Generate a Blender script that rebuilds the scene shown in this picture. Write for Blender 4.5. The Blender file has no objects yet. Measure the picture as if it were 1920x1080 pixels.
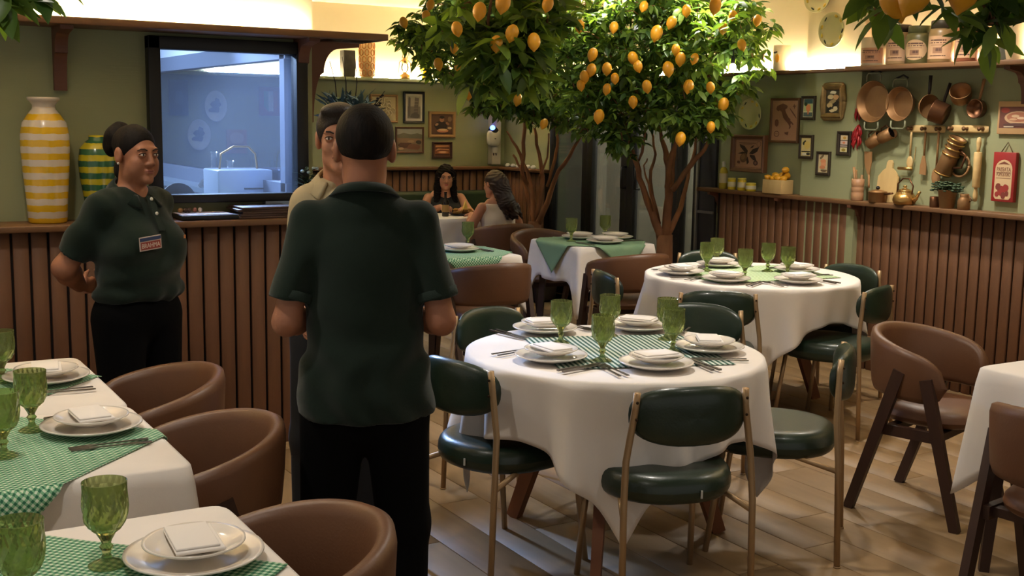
import bpy, bmesh, math, random
import numpy as np
from mathutils import Matrix, Vector
PI=math.pi
C=bpy.context.scene.collection
S=bpy.context.scene
RND=random.Random(7)
# ------------------------------------------------------------------ camera, world, exposure
H=1.62
FPX=2192.73
def _cam():
    yaw,pit,rol=.537979,.142443,-.016316
    cy,sy=math.cos(yaw),math.sin(yaw)
    fw=np.array([sy*math.cos(pit),cy*math.cos(pit),-math.sin(pit)])
    rt=np.array([cy,-sy,0.]);dn=np.cross(fw,rt)
    c,s=math.cos(rol),math.sin(rol)
    return np.array([c*rt+s*dn,-s*rt+c*dn,fw])
CM=_cam()
cd=bpy.data.cameras.new('camera');cam=bpy.data.objects.new('camera',cd);C.objects.link(cam)
cd.sensor_width=36;cd.lens=FPX/1920*36;cd.clip_start=.05
cam.matrix_world=Matrix(((CM[0][0],-CM[1][0],-CM[2][0],0),(CM[0][1],-CM[1][1],-CM[2][1],0),(CM[0][2],-CM[1][2],-CM[2][2],H),(0,0,0,1)))
S.camera=cam
# a point of a wall, table or floor read off the photograph with the solved camera
def ray(x,y):return CM.T@np.array([(x-960)/FPX,(y-540)/FPX,1.])
def onz(x,y,z=0):
    d=ray(x,y);t=(z-H)/d[2];return Vector((d[0]*t,d[1]*t,z))
def ony(x,y,Y):
    d=ray(x,y);t=Y/d[1];return Vector((d[0]*t,Y,d[2]*t+H))
def onx(x,y,X):
    d=ray(x,y);t=X/d[0];return Vector((X,d[1]*t,d[2]*t+H))
def atd(x,y,D):
    d=ray(x,y);t=D/math.hypot(d[0],d[1]);return Vector((d[0]*t,d[1]*t,d[2]*t+H))
S.view_settings.view_transform='Standard';S.view_settings.look='None'
S.view_settings.gamma=1;S.view_settings.use_curve_mapping=False
S.view_settings.exposure=0.92
W=bpy.data.worlds.new('dim restaurant');S.world=W;W.use_nodes=True
W.node_tree.nodes['Background'].inputs[0].default_value=(1,.93,.86,1)
W.node_tree.nodes['Background'].inputs[1].default_value=.22
def lamp(kind,loc,to,power,col,size=.1,name='downlight',spot=None,blend=.6,sy=None):
    l=bpy.data.lights.new(name,kind);o=bpy.data.objects.new(name,l);C.objects.link(o)
    l.energy=power;l.color=col
    if kind=='AREA':
        l.size=size
        if sy:l.shape='RECTANGLE';l.size_y=sy
    else:l.shadow_soft_size=size
    if kind=='SPOT':l.spot_size=math.radians(spot or 100);l.spot_blend=blend
    o.location=loc
    d=Vector(to)-Vector(loc)
    o.rotation_euler=d.to_track_quat('-Z','Y').to_euler()
    return o
WARM=(1,.92,.81);COOL=(.55,.74,1)
for x,y,p in [
    (2.6,3.5,34),(4.7,5.1,31),(4.9,6.9,24),(3.4,6.4,10),(.3,3.1,17),(.2,1.6,15),(4.2,2.6,14),(4.9,8.8,75),(.6,4.4,12),(3.2,9.2,18),(2.6,1.9,8),(5.25,4.7,36),(5.2,6.2,30),(5.2,8.0,14)]:
    lamp('SPOT',(x,y,2.62),(x,y,0),p*1.5,WARM,.06,'downlight_and_fill',125,.8)  # downlights over the tables, plus added ones that only brighten the walls
lamp('SPOT',(4.3,5.9,2.62),(5.3,7.0,2.1),16,WARM,.04,'foliage_fill_spot',75,.8)  # this spot and the next are added fill to brighten the foliage
lamp('SPOT',(4.2,7.8,2.62),(5.0,8.8,2.1),14,WARM,.04,'foliage_fill_spot',75,.8)
# kitchen light behind the service window: cool, falls through the glass to the floor
lamp('AREA',(.9,7.6,2.55),(1.2,7.0,0),60,COOL,1.2,'kitchen_ceiling_lamp',sy=.5)
lamp('SPOT',(1.80,7.0,2.42),(2.3,3.65,0),330,(.5,.68,1),.12,'kitchen_work_lamp',34,.5)
# ------------------------------------------------------------------ helpers
def lin(c):
    return tuple(((v/255)/12.92 if v/255<=.04045 else ((v/255+.055)/1.055)**2.4) for v in c)
class B:
    """collects shapes into one mesh; m = material slot"""
    def __init__(s):s.v=[];s.f=[];s.m=[];s.sm=[];s.uv=None
    def add(s,V,F,m=0,sm=False,T=None):
        o=len(s.v)
        if T is not None:V=[T@Vector(p) for p in V]
        s.v+=[tuple(p) for p in V];s.f+=[tuple(i+o for i in f) for f in F]
        s.m+=[m]*len(F);s.sm+=[sm]*len(F);return s
    def box(s,c,d,m=0,T=None):
        x,y,z=(a/2 for a in d)
        V=[(c[0]+i*x,c[1]+j*y,c[2]+k*z) for i in(-1,1) for j in(-1,1) for k in(-1,1)]
        return s.add(V,[(0,1,3,2),(4,6,7,5),(0,4,5,1),(2,3,7,6),(0,2,6,4),(1,5,7,3)],m,False,T)
    def rbox(s,c,d,r=.005,m=0,T=None,seg=2):
        bm=bmesh.new();bmesh.ops.create_cube(bm,size=1)
        for v in bm.verts:v.co=Vector((v.co.x*d[0]+c[0],v.co.y*d[1]+c[1],v.co.z*d[2]+c[2]))
        bmesh.ops.bevel(bm,geom=bm.edges[:],offset=min(r,min(d)*.48),segments=seg,affect='EDGES',profile=.5)
        bm.verts.index_update()
        s.add([v.co.copy() for v in bm.verts],[[v.index for v in f.verts] for f in bm.faces],m,True,T);bm.free();return s
    def lathe(s,P,n=20,m=0,sm=True,T=None,cap=True,ph=0):
        V=[];F=[];k=len(P)
        for r,z in P:
            for i in range(n):
                a=2*PI*i/n+ph;V.append((r*math.cos(a),r*math.sin(a),z))
        for j in range(k-1):
            for i in range(n):
                a=j*n+i;b=j*n+(i+1)%n;F.append((a,b,b+n,a+n))
        if cap:
            if P[0][0]>1e-5:F.append(tuple(range(n))[::-1])
            if P[-1][0]>1e-5:F.append(tuple(range((k-1)*n,k*n)))
        return s.add(V,F,m,sm,T)
    def tube(s,P,R,n=8,m=0,sm=True,T=None,sq=1.0):
        P=[Vector(p) for p in P]
        if not hasattr(R,'__len__'):R=[R]*len(P)
        V=[];F=[];up=None
        for i,p in enumerate(P):
            t=(P[min(i+1,len(P)-1)]-P[max(i-1,0)]).normalized()
            if up is None:up=Vector((0,0,1)) if abs(t.z)<.9 else Vector((0,1,0))
            u=up-t*up.dot(t)
            if u.length<1e-4:u=Vector((1,0,0))-t*t.x
            u.normalize();up=u;w=t.cross(u)
            for k in range(n):
                a=2*PI*k/n;V.append(p+u*math.cos(a)*R[i]+w*math.sin(a)*R[i]*sq)
        for j in range(len(P)-1):
            for k in range(n):
                a=j*n+k;b=j*n+(k+1)%n;F.append((a,b,b+n,a+n))
        F.append(tuple(range(n))[::-1]);F.append(tuple(range((len(P)-1)*n,len(P)*n)))
        return s.add(V,F,m,sm,T)
    def bar(s,a,b,w,h,m=0,w2=None,h2=None,up=(0,0,1)):
        a=Vector(a);b=Vector(b);t=(b-a).normalized();u=Vector(up)-t*Vector(up).dot(t)
        if u.length<1e-3:u=Vector((0,1,0))-t*t.y
        u.normalize();x=t.cross(u);w2=w2 or w;h2=h2 or h
        V=[p+x*i*ww/2+u*j*hh/2 for p,ww,hh in((a,w,h),(b,w2,h2)) for i,j in((-1,-1),(1,-1),(1,1),(-1,1))]
        return s.add(V,[(3,2,1,0),(4,5,6,7),(0,1,5,4),(1,2,6,5),(2,3,7,6),(3,0,4,7)],m)
    def prism(s,poly,t,m=0,T=None,sm=False):
        """poly in local xy, extruded z 0..t"""
        n=len(poly)
        a=sum(poly[i][0]*poly[(i+1)%n][1]-poly[(i+1)%n][0]*poly[i][1] for i in range(n))
        if a<0:poly=poly[::-1]
        V=[(x,y,0) for x,y in poly]+[(x,y,t) for x,y in poly]
        F=[tuple(range(n))[::-1],tuple(range(n,2*n))]+[(i,(i+1)%n,(i+1)%n+n,i+n) for i in range(n)]
        return s.add(V,F,m,sm,T)
    def flat(s,poly,z=0,m=0,T=None):
        n=len(poly)
        a=sum(poly[i][0]*poly[(i+1)%n][1]-poly[(i+1)%n][0]*poly[i][1] for i in range(n))
        if a<0:poly=poly[::-1]
        return s.add([(x,y,z) for x,y in poly],[tuple(range(n))],m,False,T)
    def ell(s,c,r,n=12,k=8,m=0,T=None):
        V=[];F=[]
        for j in range(k+1):
            b=-PI/2+PI*j/k
            for i in range(n):
                a=2*PI*i/n;V.append((c[0]+r[0]*math.cos(b)*math.cos(a),c[1]+r[1]*math.cos(b)*math.sin(a),c[2]+r[2]*math.sin(b)))
        for j in range(k):
            for i in range(n):
                a=j*n+i;b=j*n+(i+1)%n;F.append((a,b,b+n,a+n))
        return s.add(V,F,m,True,T)
    def grid(s,fn,nu,nv,m=0,sm=True,wrap=False):
        V=[fn(i/nu,j/nv) for j in range(nv+1) for i in range(nu+(0 if wrap else 1))]
        w=nu+(0 if wrap else 1);F=[]
        for j in range(nv):
            for i in range(nu):
                a=j*w+i;b=j*w+(i+1)%w;F.append((a,b,b+w,a+w))
        return s.add(V,F,m,sm)
    def pad(s,a,b,T0,n=28,k=6,ex=2.5,p=4,m=0,T=None,bend=None,lo=1.0):
        """cushion: superellipse outline a,b; thickness T0; lo scales the underside"""
        V=[];F=[]
        rho=[0]+[math.sin(PI/2*(i+1)/k) for i in range(k)]
        def pt(r,ph):
            c,q=math.cos(ph),math.sin(ph)
            return (a*r*abs(c)**(2/ex)*(1 if c>=0 else -1),b*r*abs(q)**(2/ex)*(1 if q>=0 else -1))
        for side in(1,-1):
            for r in rho:
                for i in range(n):
                    x,y=pt(r,2*PI*i/n);h=T0/2*max(0,1-r**p)**.5*(1 if side>0 else lo)
                    V.append((x,y,side*h))
        q=len(rho)*n
        for j in range(len(rho)-1):
            for i in range(n):
                A=j*n+i;D=j*n+(i+1)%n
                F.append((A,A+n,D+n,D));F.append((q+A,q+D,q+D+n,q+A+n))
        if bend:V=[bend(Vector(v)) for v in V]
        return s.add(V,F,m,True,T)
    def mesh(s,name,mats):
        me=bpy.data.meshes.new(name);me.from_pydata(s.v,[],s.f)
        for x in (mats if isinstance(mats,(list,tuple)) else [mats]):me.materials.append(x)
        me.polygons.foreach_set('material_index',s.m);me.polygons.foreach_set('use_smooth',s.sm)
        if s.uv:
            u=me.uv_layers.new(name='UVMap');li=np.zeros(len(me.loops),int);me.loops.foreach_get('vertex_index',li)
            u.data.foreach_set('uv',np.array(s.uv,float)[li].ravel())
        me.update();return me
    def ob(s,name,mats,parent=None,loc=None,rz=0):
        o=bpy.data.objects.new(name,s.mesh(name,mats));C.objects.link(o)
        if parent:o.parent=parent
        if loc is not None:o.location=loc
        if rz:o.rotation_euler=(0,0,rz)
        return o
def link(name,me,parent=None,loc=None,rot=None,sc=None):
    o=bpy.data.objects.new(name,me);C.objects.link(o)
    if parent:o.parent=parent
    if loc is not None:o.location=loc
    if rot is not None:o.rotation_euler=rot
    if sc is not None:o.scale=sc if hasattr(sc,'__len__') else (sc,)*3
    return o
def tag(o,label,cat,group=None,kind=None):
    o['label']=label;o['category']=cat
    if group:o['group']=group
    if kind:o['kind']=kind
    return o
def thing(name,label,cat,loc=(0,0,0),rz=0,group=None):
    o=bpy.data.objects.new(name,None);C.objects.link(o);o.location=loc;o.rotation_euler=(0,0,rz);o.empty_display_size=.1
    return tag(o,label,cat,group)
def struct(o):o['kind']='structure';return o
def dup(root,label=None,loc=None,rz=None,group=None,name=None):
    r=root.copy();C.objects.link(r)
    if label:r['label']=label
    if group:r['group']=group
    if loc is not None:r.location=loc
    if rz is not None:r.rotation_euler=(0,0,rz)
    for ch in list(root.children):
        c=ch.copy();C.objects.link(c);c.parent=r
        for g in list(ch.children):
            d=g.copy();C.objects.link(d);d.parent=c
    return r
def facing(dx,dy):return math.atan2(-dx,dy)
# ------------------------------------------------------------------ materials
MATS={}
def P(name,rgb,rough=.5,metal=0,n=None,bump=None,spec=None,sheen=0,coat=0,stretch=None,srgb=True):
    """principled; n=(scale, amount, second colour) noise in object space; bump=(scale,strength)"""
    if name in MATS:return MATS[name]
    m=bpy.data.materials.new(name);m.use_nodes=True;N=m.node_tree.nodes;L=m.node_tree.links
    b=N['Principled BSDF'];c=lin(rgb) if srgb else rgb
    b.inputs['Base Color'].default_value=(*c,1);b.inputs['Roughness'].default_value=rough;b.inputs['Metallic'].default_value=metal
    if spec is not None:b.inputs['Specular IOR Level'].default_value=spec
    if sheen:b.inputs['Sheen Weight'].default_value=sheen
    if coat:b.inputs['Coat Weight'].default_value=coat;b.inputs['Coat Roughness'].default_value=.1
    co=None
    if n or bump:
        tc=N.new('ShaderNodeTexCoord');mp=N.new('ShaderNodeMapping');L.new(tc.outputs['Object'],mp.inputs[0])
        if stretch:mp.inputs['Scale'].default_value=stretch
        co=mp.outputs[0]
    if n:
        t=N.new('ShaderNodeTexNoise');t.inputs['Scale'].default_value=n[0];t.inputs['Detail'].default_value=5;L.new(co,t.inputs[0])
        r=N.new('ShaderNodeMapRange');r.inputs[1].default_value=.35;r.inputs[2].default_value=.65;r.inputs[4].default_value=n[1]
        L.new(t.outputs[0],r.inputs[0])
        x=N.new('ShaderNodeMix');x.data_type='RGBA';L.new(r.outputs[0],x.inputs[0])
        x.inputs[6].default_value=(*c,1);x.inputs[7].default_value=(*(lin(n[2]) if srgb else n[2]),1)
        L.new(x.outputs[2],b.inputs['Base Color'])
    if bump:
        t=N.new('ShaderNodeTexNoise');t.inputs['Scale'].default_value=bump[0];t.inputs['Detail'].default_value=3;L.new(co,t.inputs[0])
        q=N.new('ShaderNodeBump');q.inputs['Strength'].default_value=bump[1];q.inputs['Distance'].default_value=.004
        L.new(t.outputs[0],q.inputs['Height']);L.new(q.outputs[0],b.inputs['Normal'])
    MATS[name]=m;return m
def emit(name,rgb,st):
    m=bpy.data.materials.new(name);m.use_nodes=True;N=m.node_tree.nodes
    b=N['Principled BSDF'];b.inputs['Base Color'].default_value=(*rgb,1)
    b.inputs['Emission Color'].default_value=(*rgb,1);b.inputs['Emission Strength'].default_value=st;return m
def glass(name,rgb,rough=.03,haze=0,hazecol=(1,1,1),refl=1.0):
    """thin pane: transparent tint + gloss + an optional diffuse haze"""
    m=bpy.data.materials.new(name);m.use_nodes=True;N=m.node_tree.nodes;L=m.node_tree.links
    for x in list(N):
        if x.type!='OUTPUT_MATERIAL':N.remove(x)
    out=[x for x in N][0]
    t=N.new('ShaderNodeBsdfTransparent');t.inputs[0].default_value=(*rgb,1)
    g=N.new('ShaderNodeBsdfGlossy');g.inputs['Roughness'].default_value=rough
    f=N.new('ShaderNodeFresnel');f.inputs[0].default_value=1.45
    mm=N.new('ShaderNodeMath');mm.operation='MULTIPLY';mm.inputs[1].default_value=refl;L.new(f.outputs[0],mm.inputs[0])
    a=N.new('ShaderNodeMixShader');L.new(mm.outputs[0],a.inputs[0]);L.new(t.outputs[0],a.inputs[1]);L.new(g.outputs[0],a.inputs[2])
    last=a
    if haze:
        d=N.new('ShaderNodeBsdfDiffuse');d.inputs[0].default_value=(*hazecol,1)
        tl=N.new('ShaderNodeBsdfTranslucent');tl.inputs[0].default_value=(*hazecol,1)
        ad=N.new('ShaderNodeMixShader');ad.inputs[0].default_value=.5;L.new(d.outputs[0],ad.inputs[1]);L.new(tl.outputs[0],ad.inputs[2])
        z=N.new('ShaderNodeMixShader');z.inputs[0].default_value=haze;L.new(a.outputs[0],z.inputs[1]);L.new(ad.outputs[0],z.inputs[2]);last=z
    L.new(last.outputs[0],out.inputs[0]);return m
def text(s,size,depth,bold=0):
    cu=bpy.data.curves.new('lettering','FONT');cu.body=s;cu.size=size;cu.extrude=depth;cu.align_x='CENTER';cu.resolution_u=3;cu.offset=bold
    o=bpy.data.objects.new('lettering',cu);C.objects.link(o)
    me=bpy.data.meshes.new_from_object(o);bpy.data.objects.remove(o);me.name='lettering'
    me.materials.clear();o=bpy.data.objects.new('lettering',me);C.objects.link(o);return o
# ------------------------------------------------------------------ signed-distance modelling for people
class Fld:
    def __init__(s,lo,hi,fine=None,h=.008,hf=.0033):
        ax=[]
        for i in range(3):
            a,b=lo[i],hi[i]
            if fine:
                f0,f1=max(a,fine[0][i]),min(b,fine[1][i])
                seg=[np.arange(a,f0,h),np.arange(f0,f1,hf),np.arange(f1,b+h,h)]
                ax.append(np.concatenate(seg))
            else:ax.append(np.arange(a,b+h,h))
        s.ax=[a.astype(np.float32) for a in ax];s.d=np.full([len(a) for a in ax],.2,np.float32)
    def sub(s,c0,c1,mg):
        sl=[]
        for i in range(3):
            a=np.searchsorted(s.ax[i],c0[i]-mg);b=np.searchsorted(s.ax[i],c1[i]+mg);sl.append(slice(max(0,a-1),b+1))
        g=np.meshgrid(*[s.ax[i][sl[i]] for i in range(3)],indexing='ij',sparse=True)
        return tuple(sl),g
    def mix(s,sl,n,k,op):
        o=s.d[sl]
        if op=='+':
            if k>0:
                h=np.maximum(k-np.abs(o-n),0)/k;s.d[sl]=np.minimum(o,n)-h*h*k*.25
            else:s.d[sl]=np.minimum(o,n)
        else:
            n=-n
            if k>0:
                h=np.maximum(k-np.abs(o-n),0)/k;s.d[sl]=np.maximum(o,n)+h*h*k*.25
            else:s.d[sl]=np.maximum(o,n)
    def cap(s,a,b,ra,rb=None,k=.02,op='+',sq=None):
        a=np.array(a,float);b=np.array(b,float);rb=ra if rb is None else rb
        R=max(ra,rb);sl,(x,y,z)=s.sub(np.minimum(a,b),np.maximum(a,b),R+k+.03)
        ab=b-a;L=ab@ab+1e-9
        t=np.clip(((x-a[0])*ab[0]+(y-a[1])*ab[1]+(z-a[2])*ab[2])/L,0,1)
        d=np.sqrt((x-a[0]-t*ab[0])**2+(y-a[1]-t*ab[1])**2+(z-a[2]-t*ab[2])**2)-(ra+(rb-ra)*t)
        s.mix(sl,d,k,op)
    def ell(s,c,r,k=.02,op='+',F=None):
        R=np.eye(3);o=np.zeros(3)
        if F is not None:R,o=F
        c=np.array(c,float);cw=R@c+o;m=max(r)
        sl,(x,y,z)=s.sub(cw-m,cw+m,k+.03)
        dx,dy,dz=x-cw[0],y-cw[1],z-cw[2]
        p=[(R[0,i]*dx+R[1,i]*dy+R[2,i]*dz)/r[i] for i in range(3)]
        q=np.sqrt(p[0]**2+p[1]**2+p[2]**2)
        g=np.sqrt((p[0]/r[0])**2+(p[1]/r[1])**2+(p[2]/r[2])**2)+1e-6
        s.mix(sl,q*(q-1)/g,k,op)
    def half(s,n,dd):
        """keep n.p<dd"""
        x,y,z=np.meshgrid(*s.ax,indexing='ij',sparse=True)
        s.d=np.maximum(s.d,n[0]*x+n[1]*y+n[2]*z-dd)
    def wav(s,fn):
        x,y,z=np.meshgrid(*s.ax,indexing='ij',sparse=True);s.d=s.d+fn(x,y,z).astype(np.float32)
    def out(s):
        d=s.d;X,Y,Z=s.ax;nx,ny,nz=(n-1 for n in d.shape);sg=d<0
        cells=[];pts=[];quads=[]
        A=(X,Y,Z)
        for ax in range(3):
            o1,o2=[i for i in range(3) if i!=ax]
            sl0=[slice(None)]*3;sl1=[slice(None)]*3;sl0[ax]=slice(0,-1);sl1[ax]=slice(1,None)
            m=sg[tuple(sl0)]!=sg[tuple(sl1)];idx=np.argwhere(m)
            d0=d[tuple(sl0)][m];d1=d[tuple(sl1)][m];t=d0/(d0-d1)
            p=np.stack([A[i][idx[:,i]] for i in range(3)],1)
            p[:,ax]+=t*(A[ax][idx[:,ax]+1]-A[ax][idx[:,ax]])
            cc=[]
            for e1,e2 in((0,0),(1,0),(1,1),(0,1)):
                q=idx.copy();q[:,o1]-=e1;q[:,o2]-=e2
                ok=(q[:,o1]>=0)&(q[:,o2]>=0)&(q[:,o1]<d.shape[o1]-1)&(q[:,o2]<d.shape[o2]-1)
                lid=(q[:,0]*ny+q[:,1])*nz+q[:,2];lid[~ok]=-1;cc.append(lid)
                cells.append(lid[ok]);pts.append(p[ok])
            Q=np.stack(cc,1);good=(Q>=0).all(1);Q=Q[good];fl=(d0<0)[good]
            if ax==1:fl=~fl
            Q[fl]=Q[fl][:,::-1];quads.append(Q)
        cells=np.concatenate(cells);pts=np.concatenate(pts);Q=np.concatenate(quads)
        u,inv=np.unique(cells,return_inverse=True)
        cnt=np.bincount(inv);V=np.stack([np.bincount(inv,pts[:,i])/cnt for i in range(3)],1)
        F=np.searchsorted(u,Q);return V,F
    def ob(s,name,mat,parent):
        V,F=s.out();F=F[:,::-1]
        me=bpy.data.meshes.new(name);me.vertices.add(len(V));me.vertices.foreach_set('co',V.astype(np.float32).ravel())
        me.loops.add(F.size);me.loops.foreach_set('vertex_index',F.astype(np.int32).ravel())
        me.polygons.add(len(F));me.polygons.foreach_set('loop_start',np.arange(0,F.size,4,dtype=np.int32))
        me.polygons.foreach_set('use_smooth',np.ones(len(F),bool));me.update(calc_edges=True);me.validate()
        me.materials.append(mat);o=bpy.data.objects.new(name,me);C.objects.link(o);o.parent=parent;return o
def rotm(yaw=0,pitch=0,roll=0):
    return np.array(Matrix.Rotation(yaw,3,'Z')@Matrix.Rotation(pitch,3,'X')@Matrix.Rotation(roll,3,'Y'))
SKIN=lambda n,c:P(n,c,.55,n=(9,.35,tuple(int(v*.86) for v in c)),bump=(220,.12))
def head(f,R,o,g=1.0,fem=0):
    """head field; o = centre between the ears, R = turn; g scales"""
    w=lambda p:R@(np.array(p)*g)+o
    E=lambda c,r,k=.02,op='+':f.ell(np.array(c)*g,tuple(np.array(r)*g),k*g,op,(R,o))
    K=lambda a,b,ra,rb=None,k=.01,op='+':f.cap(w(a),w(b),ra*g,(rb or ra)*g,k*g,op)
    E((0,-.014,.032),(.074,.093,.084))
    E((0,.034,-.03),(.055,.056,.084),.03)
    E((0,.048,-.088),(.036-.003*fem,.040,.028),.025)
    for s in(-1,1):
        E((s*.034,.057,-.030),(.024+.003*fem,.025,.024),.018)
        E((s*.043,.022,-.070),(.017,.034,.028),.022)
    K((-.036,.082,.022),(.036,.082,.022),.011 if not fem else .009,k=.02)
    for s in(-1,1):E((s*.0315,.1,.002),(.019,.016,.0125),.012,'-')
    K((0,.090,.008),(0,.107,-.032),.0075,.0115,.014)
    for s in(-1,1):E((s*.0125,.096,-.036),(.010,.011,.009),.008)
    K((-.012,.0920,-.0610),(.012,.0920,-.0610),.0055,k=.01)
    K((-.010,.0912,-.0715),(.010,.0912,-.0715),.0062,k=.01)
    pass
    E((0,.080,-.102),(.020,.016,.016),.018)
    for s in(-1,1):
        E((s*.078,-.010,-.004),(.012,.023,.034),.006)
        E((s*.091,-.004,-.002),(.006,.012,.019),.004,'-')
        E((s*.0305,.0815,.002),(.0150,.0135,.0135),.004)
def face_parts(root,R,o,g,brow,iris=(58,36,22),lip=(150,80,70)):
    Rm=Matrix(R.tolist()).to_4x4();T=Matrix.Translation(Vector(o))@Rm@Matrix.Scale(g,4)
    for s in(-1,1):
        b=B();b.ell((s*.0305,.0820,.002),(.0142,.0140,.0088),16,10,0,T)
        b.ell((s*.0308,.0905,.002),(.0060,.0058,.0058),12,8,1,T);b.ell((s*.0308,.0935,.002),(.003,.0034,.003),10,6,2,T)
        b.ob('eye',[P('eye white',(205,196,186),.25),P('iris '+str(iris),iris,.2),P('pupil',(8,8,8),.1)],root)
        b=B();b.tube([(s*.013,.0955,.0195),(s*.026,.0975,.0255),(s*.040,.0905,.0255),(s*.050,.079,.018)],[.002,.0032,.0028,.0012],8,0,True,T,.5)
        b.ob('eyebrow',brow,root)
        b=B();b.tube([(s*.017,.0915,.0045),(s*.024,.0945,.0080),(s*.0315,.0955,.0088),(s*.040,.0910,.0072),(s*.0465,.084,.003)],[.0012,.0017,.0018,.0017,.001],6,0,True,T)
        b.ob('eyelashes',brow,root)
    b=B();m=P('lips '+str(lip),lip,.4)
    b.tube([(-.022,.0905,-.0655),(-.011,.0970,-.0616),(0,.0982,-.0626),(.011,.0970,-.0616),(.022,.0905,-.0655)],[.001,.0040,.0036,.0040,.001],8,0,True,T,.7)
    b.tube([(-.020,.0905,-.067),(-.009,.0965,-.0706),(.009,.0965,-.0706),(.020,.0905,-.067)],[.001,.0045,.0045,.001],8,0,True,T,.7)
    b.ob('lips',m,root)
def hand(f,w,d,nrm,side,g=1.0,curl=.5,spread=1.0):
    """w wrist, d finger direction, nrm palm normal, side=+1/-1 thumb side along d x nrm"""
    w=np.array(w,float);d=np.array(d,float);d/=np.linalg.norm(d);n=np.array(nrm,float);n-=d*(n@d);n/=np.linalg.norm(n);x=np.cross(d,n)*side
    for t in(-1,-.33,.33,1):f.cap(w+d*.01*g+x*t*.014*g,w+d*.078*g+x*t*.029*g,.0125*g,.0115*g,.012)
    L=[.066,.076,.080,.070]
    for i,t in enumerate((-1,-.33,.33,1)):
        p=w+d*.08*g+x*t*.028*g;a=0;dirv=d+x*t*.12*spread
        for j,fr in enumerate((.45,.32,.23)):
            a+=curl*(.5 if j==0 else .75);v=(dirv*math.cos(a)+n*math.sin(a));v/=np.linalg.norm(v)
            q=p+v*L[i]*fr*g;f.cap(p,q,(.0088-.0008*j)*g,(.0082-.0008*j)*g,.003);p=q
    p=w+d*.022*g+x*.022*g;v=d*.55+x*.75+n*.3;v/=np.linalg.norm(v);q=p+v*.045*g;f.cap(p,q,.0125*g,.0105*g,.008)
    v=d*.9+x*.2+n*(.2+curl*.4);v/=np.linalg.norm(v);f.cap(q,q+v*.03*g,.0100*g,.0082*g,.003)
def arm(f,s,e,w,r=(.050,.040,.036,.026),k=.02):
    f.cap(s,e,r[0],r[1],k);s=np.array(s,float);e=np.array(e,float);w=np.array(w,float)
    m=e+(w-e)*.3;f.cap(e,m,r[2]+.002,r[2]+.003,k);f.cap(m,w,r[2]+.003,r[3],k)
# ------------------------------------------------------------------ room shell
GREEN=P('sage green wall',(150,153,115),.8,n=(1.6,.25,(138,142,105)),bump=(60,.12),stretch=(.12,.12,2.2))
CREAM=P('cream wall',(222,206,172),.85,n=(3,.15,(212,196,160)))
WOOD=P('slat wood',(112,75,49),.6,n=(3.2,.7,(90,58,38)),stretch=(5,5,.5),bump=(30,.1))
WOOD2=P('ledge wood',(118,84,54),.5,n=(3,.6,(96,66,42)),stretch=(.6,.6,5))
DARKGAP=P('dark gap',(24,12,9),.9)
BLACK=P('black frame',(16,16,18),.45)
XR=6.03;YB=10.3;YL=5.70;XL=2.2;ZC=2.66;ZS=2.0;ZL=1.13
def floor_mat():
    m=P('oak floor board',(140,113,78),.56,n=(3.2,.5,(124,98,66)),stretch=(9,.7,1),bump=(18,.02))
    N=m.node_tree.nodes;L=m.node_tree.links
    oi=N.new('ShaderNodeObjectInfo');mr=N.new('ShaderNodeMapRange');mr.inputs[3].default_value=.90;mr.inputs[4].default_value=1.06
    L.new(oi.outputs['Random'],mr.inputs[0])
    b=N['Principled BSDF'];src=b.inputs['Base Color'].links[0].from_socket
    x=N.new('ShaderNodeMix');x.data_type='RGBA';x.blend_type='MULTIPLY';x.inputs[0].default_value=1
    L.new(src,x.inputs[6]);L.new(mr.outputs[0],x.inputs[7]);L.new(x.outputs[2],b.inputs['Base Color'])
    mp=[n for n in N if n.type=='MAPPING'][0]
    ad=N.new('ShaderNodeVectorMath');ad.operation='ADD';sc=N.new('ShaderNodeVectorMath');sc.operation='SCALE';sc.inputs[3].default_value=37
    cb=N.new('ShaderNodeCombineXYZ');L.new(oi.outputs['Random'],cb.inputs[0]);L.new(oi.outputs['Random'],cb.inputs[1]);L.new(cb.outputs[0],sc.inputs[0])
    tc=[n for n in N if n.type=='TEX_COORD'][0];L.new(tc.outputs['Object'],ad.inputs[0]);L.new(sc.outputs[0],ad.inputs[1]);L.new(ad.outputs[0],mp.inputs[0])
    return m
FLOORM=floor_mat()
b=B();b.box((2.0,4.0,-.03),(9.4,13.4,.048));fl=struct(b.ob('floor',P('floor underlay',(104,82,56),.8)))
me=B().rbox((0,0,-.003),(.197,1.497,.006),.0015,seg=1).mesh('board',FLOORM)
nb=0
for i in range(34):
    x=-.4+.1+i*.2
    off=RND.uniform(0,1.5)
    y=1.0-off
    while y<YB+.4 and nb<300:
        yc=y+.75
        if x>.4*(yc-4.3) -.6 and x<2.1*yc+.2 and yc>.9 and not(yc-.75>5.75 and x<2.1) and yc-.75<YB: 
            link('board',me,fl,(x,min(yc,YB-.76),0));nb+=1
        y+=1.5
# ceiling
b=B();b.box((2.0,4.0,ZC+.05),(9.4,13.4,.1));struct(b.ob('ceiling',P('ceiling white',(226,212,184),.9)))
# wall left: service block with a window opening
WX0,WX1,WZ0,WZ1=1.37,2.155,1.20,1.985
b=B()
for c,d in(((-.565,YL+.06,1.33),(3.87,.12,2.66)),((2.1775,YL+.06,1.33),(.045,.12,2.66)),((1.7625,YL+.06,.6),(.785,.12,1.2)),((1.7625,YL+.06,2.3225),(.785,.12,.675))):b.box(c,d,0)
wl=struct(b.ob('wall_left',[GREEN,CREAM]))
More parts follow.
